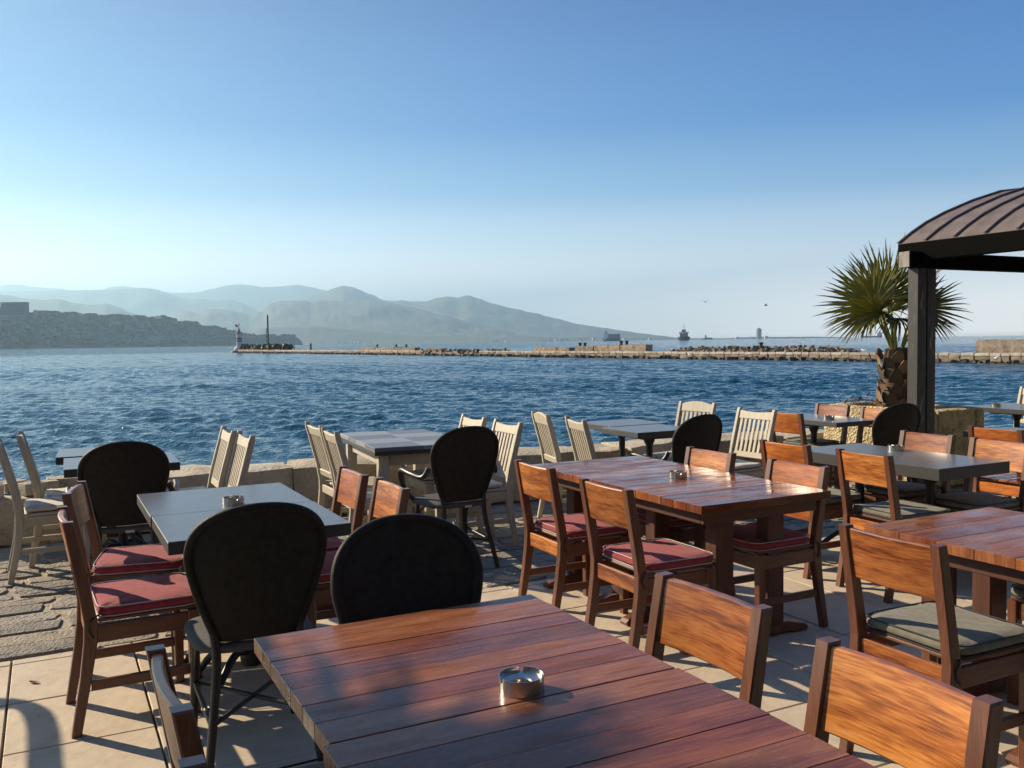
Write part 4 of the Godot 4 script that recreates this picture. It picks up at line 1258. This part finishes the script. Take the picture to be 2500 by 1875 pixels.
	# steel pole and its thinner twin
	for q in [[223.0, 11.0, 0.24, "tall dark tapering pole standing on the breakwater rocks"], [224.5, 6.9, 0.1, "thin pale pole beside the tall dark pole"]]:
		var po := thing("pole", q[3], "pole", t.transform * Vector3(q[0], 0.6, 1.8))
		var m := MB.new()
		add_lathe(m, [Vector2(0, 0), Vector2(q[2] * 1.6, 0), Vector2(q[2], 0.6), Vector2(q[2], q[1] * 0.93), Vector2(0.02, q[1])], 10)
		part(po, "shaft", m.mesh(), M.hull_dark if q[2] > 0.2 else M.hull_grey)
		var cm := MB.new()
		add_lathe(cm, [Vector2(q[2] * 1.9, 0), Vector2(q[2] * 1.9, 0.35), Vector2(0, 0.36)], 10)
		part(po, "collar", cm.mesh(), M.weedy_rock)
	# a slanting rail and its post
	var rp := thing("mooring_frame", "bent rail frame on the breakwater past the tall pole", "frame", t.transform * Vector3(190.0, 0.95, 1.8), 94.7)
	part(rp, "post", tube_mesh([Vector3(-4, 0, 0), Vector3(-4, 1.7, 0)], 0.28, 8), M.hull_grey)
	part(rp, "rail", tube_mesh([Vector3(-4, 1.5, 0), Vector3(9, 0.7, 0)], 0.09, 6), M.hull_grey)
	part(rp, "post", tube_mesh([Vector3(9, 0, 0), Vector3(9.8, 1.3, 0)], 0.12, 6), M.hull_dark)
	# lighthouse
	var L0 := thing("lighthouse", "small white lighthouse with two black bands at the breakwater's end", "lighthouse", t.transform * Vector3(253.5, -0.2, 1.6))
	var ms := [[[Vector2(0, 0), Vector2(3.0, 0), Vector2(2.6, 0.9), Vector2(0, 0.95)], M.weedy_rock, "rock_base"], [[Vector2(1.75, 0.9), Vector2(1.7, 1.6), Vector2(1.25, 2.1), Vector2(0, 2.12)], M.lamp_white, "plinth"], [[Vector2(0.92, 2.05), Vector2(0.8, 6.4), Vector2(0, 6.41)], M.lamp_white, "tower"], [[Vector2(0.875, 3.75), Vector2(0.868, 4.15)], M.lamp_black, "band"], [[Vector2(0.855, 4.5), Vector2(0.848, 4.95)], M.lamp_black, "band"], [[Vector2(0.8, 6.2), Vector2(1.25, 6.38), Vector2(1.25, 6.5), Vector2(0, 6.5)], M.lamp_white, "gallery"], [[Vector2(0.42, 6.5), Vector2(0.36, 7.3), Vector2(0.1, 8.1), Vector2(0.05, 9.2), Vector2(0, 9.2)], M.lamp_black, "lantern"], [[Vector2(0, 9.0), Vector2(0.28, 9.3), Vector2(0.0, 9.65)], M.lamp_black, "finial"]]
	for q in ms:
		var m := MB.new()
		add_lathe(m, q[0], 16)
		part(L0, q[2], m.mesh(), q[1])
	for k in 8:
		var a := TAU * k / 8
		part(L0, "rail_post", tube_mesh([Vector3(cos(a) * 1.2, 6.5, sin(a) * 1.2), Vector3(cos(a) * 1.2, 7.4, sin(a) * 1.2)], 0.05, 5), M.lamp_white)
	part(L0, "flag", box_mesh(Vector3(1.0, 0.6, 0.03), 0.0), M.flag_red, turned(Vector3.FORWARD, 45, Vector3(-0.75, 8.9, 0)))
	# gulls resting on the stones
	for g in [[12.0, 1.0, 0.6], [16.5, 0.99, 0.5], [2.2, 0.35, -0.55], [-1.0, 0.35, -0.55], [38.0, 0.4, -0.5], [41.0, 0.4, -0.5], [24.0, 0.4, -0.5], [57.0, 2.42, 1.9], [45.5, 1.02, 0.5], [148.0, 1.68, 1.9]]:
		gull("white gull resting on the breakwater stones", "gulls resting on the breakwater", t.transform * Vector3(g[0], g[1] - 0.03, g[2]), r.randf() * 360, false, 1.25)

func scatter(kinds: Array, count: int, place: Callable, s: int) -> ArrayMesh:
	var q := rngs(s)
	var st := SurfaceTool.new()
	st.begin(Mesh.PRIMITIVE_TRIANGLES)
	for k in count: st.append_from(kinds[q.randi_range(0, kinds.size() - 1)], 0, place.call(q))
	return st.commit()

func gull(label: String, group: String, p: Vector3, turn: float, flying: bool, sc := 1.0):
	var t := thing("gull", label, "bird", p, turn, group)
	var m := MB.new()
	var pts := [Vector3(-0.24, 0.13, 0), Vector3(-0.14, 0.13, 0), Vector3(0, 0.135, 0), Vector3(0.11, 0.16, 0), Vector3(0.16, 0.22, 0), Vector3(0.2, 0.25, 0), Vector3(0.27, 0.245, 0)]
	if flying:
		for k in pts.size(): pts[k].y = 0.13
	for k in pts.size(): pts[k] *= sc
	var ra := [0.015, 0.05, 0.078, 0.06, 0.04, 0.036, 0.008]
	for k in ra.size(): ra[k] *= sc
	add_tube(m, pts, ra, 9)
	part(t, "body", m.mesh(), M.gull_grey if flying else M.gull_white)
	for s in [-1.0, 1.0]:
		var w := MB.new()
		if flying:
			var a := Vector3(0.08, 0.15, s * 0.04); var b := Vector3(-0.08, 0.15, s * 0.04)
			var c := Vector3(0.1, 0.33, s * 0.3); var d := Vector3(-0.05, 0.31, s * 0.3)
			var e := Vector3(-0.08, 0.27, s * 0.66)
			w.quad(a * sc, b * sc, d * sc, c * sc); w.tri(c * sc, d * sc, e * sc)
			var dn := Vector3(0, -0.012, 0)
			w.quad((c + dn) * sc, (d + dn) * sc, (b + dn) * sc, (a + dn) * sc); w.tri((e + dn) * sc, (d + dn) * sc, (c + dn) * sc)
		else:
			add_tube(w, [Vector3(0.06, 0.15, s * 0.06) * sc, Vector3(-0.08, 0.15, s * 0.07) * sc, Vector3(-0.3, 0.13, s * 0.02) * sc], [0.012 * sc, 0.035 * sc, 0.005 * sc], 7)
			part(t, "leg", tube_mesh([Vector3(0.02, 0.09, s * 0.03) * sc, Vector3(0.02, 0.0, s * 0.03) * sc], 0.008 * sc, 5), M.rust)
		part(t, "wing", w.mesh(), M.gull_grey)

func hull(m: MB, ln: float, beam: float, free: float, sheer: float):
	var f := func(a, c):
		var th: float = c * 2.0 - 1.0          # along
		var s: float = a * 2.0 - 1.0           # from one rail under the keel to the other
		var w := beam / 2 * pow(maxf(0.0, 1.0 - pow(maxf(0.0, th) , 3.2)), 0.6) * (1.0 - 0.18 * pow(maxf(0.0, -th), 6))
		var top := free + sheer * pow(absf(th), 3)
		var y := top if absf(s) > 0.98 else lerpf(-3.0, top, pow(absf(s), 1.0))
		return Vector3(th * ln / 2 + 0.05 * ln * maxf(0, th) * (y / free) * 0.6, y, signf(s) * w * pow(absf(s), 0.35))
	add_grid(m, 14, 24, f)
	add_box(m, Vector3(ln * 0.86, 0.4, beam * 0.84), at(-ln * 0.04, free * 0.85, 0), 0.05)

func build_ships():
	var defs := [
		{"label": "grey vehicle carrier with a tall boxy deck anchored off the far shore", "px": 1493, "dep": 2700.0, "turn": 160.0, "ln": 52.0, "beam": 13.0, "free": 8.0, "hull": M.hull_dark, "boxes": [[-8, 13, 34, 16, 11, M.hull_grey], [18, 14.5, 11, 20, 11, M.ship_white], [17, 26, 6, 5, 7, M.hull_grey]], "mast": [19, 36]},
		{"label": "cargo ship seen end-on with a tall mast and tan bridge", "px": 1670, "dep": 1900.0, "turn": 262.0, "ln": 44.0, "beam": 27.0, "free": 6.0, "hull": M.hull_dark, "boxes": [[-8, 10, 9, 10, 17, M.ship_tan], [-9, 16.5, 8, 3.5, 21, M.ship_white], [-8, 20.5, 6, 5, 9, M.ship_tan], [8, 9, 1.5, 14, 1.2, M.hull_grey], [-2, 13, 1.5, 12, 1.2, M.hull_grey], [6, 7.5, 14, 3, 19, M.hull_grey]], "mast": [-7, 36]},
		{"label": "small distant coaster beside the end-on cargo ship", "px": 1727, "dep": 3900.0, "turn": 185.0, "ln": 42.0, "beam": 11.0, "free": 6.0, "hull": M.hull_dark, "boxes": [[8, 10, 10, 9, 9, M.ship_white], [8, 16, 6, 5, 7, M.hull_grey], [-10, 7, 20, 2.5, 8, M.hull_grey]], "mast": [7, 26]},
		{"label": "red-hulled freighter with a white bridge aft on the open horizon", "px": 2128, "dep": 4400.0, "turn": 172.0, "ln": 98.0, "beam": 15.0, "free": 8.0, "hull": M.hull_red, "boxes": [[-34, 15, 22, 14, 13, M.ship_white], [-36, 24, 12, 6, 11, M.ship_white], [-36, 29, 6, 5, 5, M.hull_red], [42, 10, 8, 6, 9, M.hull_dark]], "mast": [-33, 34]},
	]
	for d in defs:
		var p := far_at(d.px, 830, d.dep)
		p.y = sea_y(p)
		var t := thing("ship", d.label, "ship", p, -TURN + d.turn)
		var m := MB.new()
		hull(m, d.ln, d.beam, d.free, 2.0)
		part(t, "hull", m.mesh(), d.hull)
		for b in d.boxes: part(t, "deck_house", box_mesh(Vector3(b[2], b[3], b[4]), 0.3), b[5], at(b[0], b[1], 0))
		part(t, "mast", tube_mesh([Vector3(d.mast[0], d.free, 0), Vector3(d.mast[0], d.mast[1], 0)], [0.6, 0.3], 6), M.hull_dark)
		part(t, "yard", tube_mesh([Vector3(d.mast[0], d.mast[1] * 0.8, -4), Vector3(d.mast[0], d.mast[1] * 0.8, 4)], 0.25, 5), M.hull_dark)

# ---------------------------------------------------------------- the scene
func make_sky() -> PanoramaSkyMaterial:
	var w := 1024
	var h := 512
	var im := Image.create(w, h, false, Image.FORMAT_RGBF)
	# clear air: radiance over height above the horizon, seen away from the sun
	var st := [[-90, Color(0.16, 0.19, 0.22)], [-3, Color(1.1, 1.06, 0.98)], [0, Color(1.36, 1.26, 1.1)], [2, Color(1.32, 1.24, 1.1)], [4, Color(0.98, 0.97, 0.93)], [6, Color(0.52, 0.63, 0.72)], [9, Color(0.145, 0.29, 0.48)], [13, Color(0.020, 0.13, 0.355)], [21, Color(0.001, 0.056, 0.225)], [35, Color(0.001, 0.052, 0.205)], [60, Color(0.001, 0.036, 0.15)], [90, Color(0.001, 0.032, 0.13)]]
	var sun := SUN.normalized()
	for y in h:
		var el := 90.0 - (y + 0.5) / h * 180.0
		var c: Color = st[0][1]
		for k in st.size() - 1:
			if el >= st[k][0]: c = st[k][1].lerp(st[k + 1][1], clampf((el - st[k][0]) / (st[k + 1][0] - st[k][0]), 0, 1))
		for x in w:
			var az := (x + 0.5) / w * TAU
			var e := deg_to_rad(el)
			var d := Vector3(sin(az) * cos(e), sin(e), -cos(az) * cos(e))
			var ang := rad_to_deg(acos(clampf(d.dot(sun), -1, 1)))
			var glow := 0.07 * exp(-ang / 26.0) + 0.5 * exp(-ang / 7.0)
			im.set_pixel(x, y, Color(c.r + glow * 0.95, c.g + glow * 1.04, c.b + glow * 0.95))
	var m := PanoramaSkyMaterial.new()
	m.panorama = ImageTexture.create_from_image(im)
	return m

var SUN := Vector3(-0.56 * 0.891, 0.4540, -0.83 * 0.891)

func _ready():
	# camera
	cam_basis = Basis(Vector3.UP, deg_to_rad(-TURN)) * Basis(Vector3.RIGHT, deg_to_rad(-2.714)) * Basis(Vector3.BACK, deg_to_rad(-0.7276))
	var cam := Camera3D.new()
	cam.name = "camera"
	cam.fov = rad_to_deg(2.0 * atan(937.5 / FOCAL))
	cam.near = 0.05; cam.far = 60000.0
	cam.transform = Transform3D(cam_basis, Vector3(0, CAM_H, 0))
	add_child(cam)
	cam.make_current()
	# sky, sun, air
	var env := Environment.new()
	env.background_mode = Environment.BG_SKY
	env.sky = Sky.new()
	env.sky.sky_material = make_sky()
	env.tonemap_mode = Environment.TONE_MAPPER_LINEAR
	env.tonemap_exposure = 1.98
	env.sdfgi_enabled = true; env.ssao_enabled = true; env.ssil_enabled = true
	# sea haze: brighter toward the sun, as droplets scatter
	env.volumetric_fog_enabled = true
	env.volumetric_fog_density = 0.000112
	env.volumetric_fog_albedo = Color(0.715, 0.888, 1.0)
	env.volumetric_fog_anisotropy = 0.45
	var we := WorldEnvironment.new()
	we.name = "air"
	we.environment = env
	add_child(we)
	var sun := DirectionalLight3D.new()
	sun.name = "sun"
	sun.light_energy = 1.6
	sun.light_color = Color(1.0, 0.92, 0.80)
	sun.light_angular_distance = 0.53
	sun.shadow_enabled = true
	add_child(sun)
	sun.look_at_from_position(SUN * 50.0, Vector3.ZERO)

	make_materials()
	build_ground()
	build_wall()
	build_sea()
	build_land()
	build_breakwater()
	build_ships()
	build_pavilion()
	build_cafe()
	build_planter_and_palms()
	build_tables()
	build_chairs()
	build_small()

func build_tables():
	plank_table("red-brown plank table with an ashtray beside its seam to a second plank table", 0.465, 1.305, 1.70, 2.42, 7, 21)
	plank_table("red-brown plank table without ashtray pushed against the plank table with soft leaf shadow", 0.452, 1.312, 0.98, 1.697, 7, 22, 6)
	plank_table("red-brown plank table, its side toward the sea, between two pairs of red-cushioned chairs", 2.69, 3.52, 4.147, 4.99, 8, 23)
	plank_table("red-brown plank table carrying a steel ashtray between red-cushioned chairs", 2.69, 3.52, 3.30, 4.144, 8, 24)
	plank_table("red-brown plank table with wide boards beside the grey-cushioned chair", 2.985, 3.79, 1.80, 2.62, 5, 25)
	dark_table("black table with an ashtray between the red-cushioned chairs and two wicker chairs", 0.40, 1.15, 4.403, 5.10, 0.0, "", 0.05)
	dark_table("black table pushed up to the black ashtray table, facing the wicker chair", 0.405, 1.155, 3.78, 4.4, 0.0, "", 0.05)
	dark_table("black table by the sea wall next to the armed wicker chair", 0.08, 0.78, 6.37, 7.03, -1.0, "", 0.05)
	dark_table("black table against the sea wall's broken stone, behind another black table", 0.05, 0.73, 7.10, 7.68, -3.0, "", 0.05)
	dark_table("dark glossy table with a squared edge and an ashtray, between orange chairs", 4.63, 5.28, 3.52, 4.70, 0.0, "", 0.07, 2)
	dark_table("dark table by the yellow planter with an ashtray on its corner", 6.38, 6.95, 5.92, 7.02, 0.0, "", 0.04, 1)
	dark_table("dark table past the planter, a pale chair on its far side", 8.98, 9.80, 5.82, 6.55, 0.0, "", 0.045)
	dark_table("dark table under the pavilion beside the bare wooden chair", 6.66, 7.24, 3.55, 4.85, 0.0, "", 0.045, 2)
	dark_table("dark table near the sea wall in front of its twin, between pale slatted chairs", 4.38, 5.02, 6.20, 6.76, 0.0, "", 0.045)
	dark_table("dark table touching the sea wall behind its twin, between pale slatted chairs", 4.50, 5.14, 6.80, 7.36, 0.0, "", 0.045)
	# grey slab table on pale legs
	var t := thing("slab_table", "grey slab table with paler squares on pale wooden legs by the sea wall", "table", G(2.575, 6.98), -5.0)
	var w := 0.76; var d := 1.26
	for a in 2:
		for b in 4:
			part(t, "slab", box_mesh(Vector3(w / 2 - 0.001, 0.03, d / 4 - 0.001), 0.0015), M.slate_light if (a + b) % 2 == 0 else M.slate_dark, at((a - 0.5) * w / 2, 0.735, (b - 1.5) * d / 4))
	part(t, "top_edge", box_mesh(Vector3(w - 0.002, 0.03, d - 0.002), 0.002), M.laminate_edge, at(0, 0.7045, 0))
	for a in [-1.0, 1.0]:
		part(t, "apron", box_mesh(Vector3(0.03, 0.09, d - 0.26), 0.003), M.pale_wood, at(a * (w / 2 - 0.09), 0.644, 0))
		part(t, "apron", box_mesh(Vector3(w - 0.26, 0.09, 0.03), 0.003), M.pale_wood, at(0, 0.644, a * (d / 2 - 0.09)))
		for b in [-1.0, 1.0]: part(t, "leg", box_mesh(Vector3(0.08, 0.689, 0.08), 0.005), M.pale_wood, at(a * (w / 2 - 0.08), 0.3445, b * (d / 2 - 0.08)))
	ashtray("steel ashtray at the seam of the two plank tables in soft leaf shadow", G(0.92, 1.755, 0.7505), 62)
	ashtray("steel ashtray on the plank table among red-cushioned chairs", G(3.14, 4.06, 0.7505), 10)
	ashtray("steel ashtray on the black table between two wicker chairs", G(0.79, 4.52, 0.7505), 40)
	ashtray("steel ashtray on the dark glossy table between orange chairs", G(5.14, 4.25, 0.7505), 80)
	ashtray("steel ashtray on the dark table beside the yellow planter", G(6.60, 6.22, 0.7505), 20)
	ashtray("steel ashtray on the dark table past the planter", G(9.2, 6.3, 0.7505), 55)

func build_chairs():
	var wc := {}
	for k in 4: wc["red%d" % k] = wood_chair(k, "red")
	for k in 3: wc["grey%d" % k] = wood_chair(10 + k, "grey")
	wc["bare0"] = wood_chair(20, "")
	var N := "wooden_chair"
	var C := "chair"
	var list := [
		# [kind, u, v, turn, label, group]
		["red0", 0.045, 4.08, 2, "dark-brown wooden chair with red cushion facing the black ashtray table, parallel to it", ""],
		["red1", 0.10, 4.84, -11, "wooden chair with red cushion turned askew at the black ashtray table", ""],
		["red2", 1.44, 4.66, 180, "orange-backed sunlit chair across the black ashtray table, on the sea wall's side", "sunlit chairs across the black ashtray table"],
		["red3", 1.47, 4.14, 179, "orange-backed sunlit chair across the black ashtray table, on the joined plank tables' side", "sunlit chairs across the black ashtray table"],
		["red1", 2.33, 3.57, -1, "wooden chair with red cushion, back toward the tile floor, at the red-brown ashtray table", "chairs with their backs to the wicker chairs"],
		["red3", 2.38, 4.36, -1, "wooden chair with red cushion, back toward the paving, at the red-brown ashtray table's far part", "chairs with their backs to the wicker chairs"],
		["red0", 3.60, 4.33, 180, "red-cushioned chair facing the sun across the red-brown table, on the sea wall's side", "chairs facing the sun across the red-brown table"],
		["red2", 3.62, 3.63, 180, "red-cushioned chair facing the sun across the red-brown table, beside the wide-boarded table", "chairs facing the sun across the red-brown table"],
		["grey0", 1.585, 1.91, 182, "streaky orange chair at the joined plank tables, next to the red-cushioned chairs", "streaky chairs at the joined plank tables"],
		["grey2", 1.545, 1.26, 180, "streaky orange chair at the joined plank tables, next to the grey-cushioned chair", "streaky chairs at the joined plank tables"],
		["grey1", 0.20, 1.96, 1, "wooden chair seen along its back's top edge, beside the woven chair's legs", "chairs across the joined plank tables"],
		["grey2", 0.19, 1.335, 0, "wooden chair mostly cut off, next to the edge-on chair and away from the woven chair", "chairs across the joined plank tables"],
		["grey0", 2.56, 2.14, -1, "wooden chair with thick grey cushion at the wide-boarded plank table", ""],
		["grey1", 3.98, 2.12, 180, "wooden chair with grey cushion tucked under the wide-boarded plank table", ""],
		["grey2", 4.27, 3.76, -5, "wooden chair with grey cushion at the dark glossy table, next to the wide-boarded table", "grey-cushioned chairs at the dark glossy table"],
		["grey1", 4.25, 4.38, 0, "wooden chair with grey cushion at the dark glossy table, behind a red-cushioned chair", "grey-cushioned chairs at the dark glossy table"],
		["grey0", 5.50, 4.28, 180, "pale-orange sunlit chair across the dark glossy table, before the pavilion post", "sunlit chairs across the dark glossy table"],
		["grey2", 5.49, 3.72, 180, "pale-orange sunlit chair across the dark glossy table, before the bare slatted seat", "sunlit chairs across the dark glossy table"],
		["bare0", 6.17, 4.23, 0, "wooden chair with a bare slatted seat under the pavilion", ""],
		["grey1", 5.99, 6.17, 0, "wooden chair with grey cushion, back to the pale slatted chair, at the planter's table", ""],
		["grey0", 7.08, 6.62, 180, "sunlit wooden chair with its back to the yellow planter, clear of the woven chair", "sunlit chairs by the planter"],
		["grey2", 7.06, 6.02, 180, "sunlit wooden chair with its back to the planter, half hidden by the woven chair", "sunlit chairs by the planter"],
	]
	for q in list: spawn(wc[q[0]], N, q[4], C, q[5], G(q[1], q[2]), q[3])
	for k in wc: wc[k].free()
	var wk := [wicker_chair(0, false, false), wicker_chair(1, true, true)]
	for q in [
		[0, 0.655, 3.27, 88, "black woven chair without arms facing the black ashtray table", ""],
		[0, 0.995, 2.67, -90, "black woven chair without arms at the end of the joined plank tables", ""],
		[1, 0.39, 5.77, 88, "black woven armchair facing the black tables at the broken wall", ""],
		[1, 2.47, 5.46, 92, "black woven armchair facing the grey slab table", ""],
		[1, 4.30, 5.30, 97, "black woven armchair facing the twin dark tables by the sea wall", ""],
		[0, 6.32, 5.20, 84, "black woven chair in front of the yellow planter", ""]]:
		spawn(wk[q[0]], "wicker_chair", q[4], C, "black woven chairs", G(q[1], q[2]), q[3])
	for k in wk: k.free()
	var pc := [pale_chair(0, false, true), pale_chair(1, true, false), pale_chair(2, false, false)]
	for q in [
		[0, -0.25, 6.83, 2, "pale slatted chair with beige pad by the black wall tables, farther from the wall", "pale chairs with beige pads at the black wall tables"],
		[0, -0.13, 7.25, 0, "pale slatted chair with beige pad by the black wall tables, close to the wall", "pale chairs with beige pads at the black wall tables"],
		[0, 1.11, 6.76, 180, "pale slatted chair facing the black wall tables, the one close to the wall", "pale chairs back to back with the slab table's chairs"],
		[0, 1.15, 6.33, 181, "pale slatted chair facing the black wall tables, the one farther from the wall", "pale chairs back to back with the slab table's chairs"],
		[2, 1.85, 6.78, 0, "pale slatted chair at the grey slab table, back to the black tables, wall side", "pale chairs at the grey slab table"],
		[2, 1.82, 6.24, -3, "pale slatted chair at the grey slab table, behind the orange-backed sunlit chairs", "pale chairs at the grey slab table"],
		[0, 3.06, 6.72, 180, "pale slatted chair facing the sun at the grey slab table, mostly behind the woven armchair", "pale sunlit chairs at the grey slab table"],
		[0, 3.07, 6.12, 180, "pale slatted chair facing the sun at the grey slab table, standing clear of the armchair", "pale sunlit chairs at the grey slab table"],
		[1, 3.74, 6.62, -12, "pale arched-top chair, back to the slab table, at the twin dark tables", ""],
		[2, 3.72, 6.02, -12, "pale chair with hollowed top rail, back to the slab table, at the twin tables", ""],
		[1, 5.50, 6.86, 192, "pale slatted chair with arched top rail behind the woven armchair at the twin dark tables", ""],
		[0, 5.38, 5.92, 184, "pale slatted chair with a beige seat pad, facing the woven armchair's side, fully sunlit", ""],
		[1, 8.80, 6.98, -90, "pale arched chair seen from its shaded side just past the planter", ""],
		[1, 10.08, 6.42, 180, "pale arched chair facing the dark table past the planter, sunlit", ""]]:
		spawn(pc[q[0]], "slatted_chair", q[4], C, q[5], G(q[1], q[2]), q[3])
	for k in pc: k.free()

func build_small():
	# two gulls in the air
	gull("dark gull flying above the end-on cargo ship", "gulls in flight", far_at(1722, 740, 150), 70, true, 1.3)
	gull("dark gull flying above the far skyscraper, wings raised", "gulls in flight", far_at(1870, 748, 150), 130, true, 1.3)
	# a few dry leaves blown across the tiles
	var lr := rngs(8)
	for q in [[3.98, 3.45], [3.72, 3.05], [2.15, 4.55], [0.05, 3.35], [4.4, 2.75], [1.9, 4.2], [2.5, 2.9], [-0.1, 4.6], [3.4, 2.95]]:
		var lf := thing("dry_leaf", "small dry brown leaf lying on the floor tiles", "leaf", G(q[0], q[1], 0.002), lr.randf() * 360, "dry leaves on the tiles")
		var lm := MB.new()
		var ll := lr.randf_range(0.016, 0.032)
		var f := func(a, c):
			var x: float = (c - 0.5) * 2.0
			var w := 0.42 * pow(maxf(0.0, 1.0 - x * x), 0.7)
			return Vector3(x * ll, 0.001 + ll * (0.25 * x * x + 0.35 * pow((a - 0.5) * 2.0, 2) * w), -(a - 0.5) * 2.0 * w * ll)
		add_grid(lm, 4, 8, f)
		part(lf, "blade", lm.mesh(), M.rust)
		part(lf, "stem", tube_mesh([Vector3(-ll, ll * 0.25, 0), Vector3(-ll * 1.5, 0.002, 0.002)], 0.0008, 4), M.rust)
	# outside the picture, on the sun's side: what throws the soft shadows on the floor and the plank table
	var t := thing("guard_rail", "steel tube guard rail with a rounded corner at the terrace edge", "rail", Vector3.ZERO)
	var h := 1.1
	var off := Vector2(SUN.x, -SUN.z) / SUN.y * h
	var pts := []
	for q in [Vector2(-1.1, 4.33), Vector2(-0.5, 4.40), Vector2(-0.24, 4.41), Vector2(-0.12, 4.31), Vector2(-0.07, 4.12), Vector2(-0.055, 3.8), Vector2(-0.05, 3.2), Vector2(-0.05, 2.9)]:
		pts.append(G(q.x + off.x, q.y + off.y, h))
	part(t, "rail", tube_mesh(smooth_path(pts, 6), 0.043, 12), M.hull_grey)
	for q in [pts[0], pts[-1]]:
		part(t, "post", tube_mesh([Vector3(q.x, 0, q.z), Vector3(q.x, h, q.z)], 0.043, 12), M.hull_grey)
	var ph := 3.0
	var po := Vector2(SUN.x, -SUN.z) / SUN.y * (ph - 0.75)
	palm("tall fan palm standing at the terrace edge on the sun's side", G(-0.03 + po.x, 1.22 + po.y, 0.0), ph - 0.75, 0.15, 0.75, 0.85, 19, 14, "fan palms", 0.62, [], 2.3)
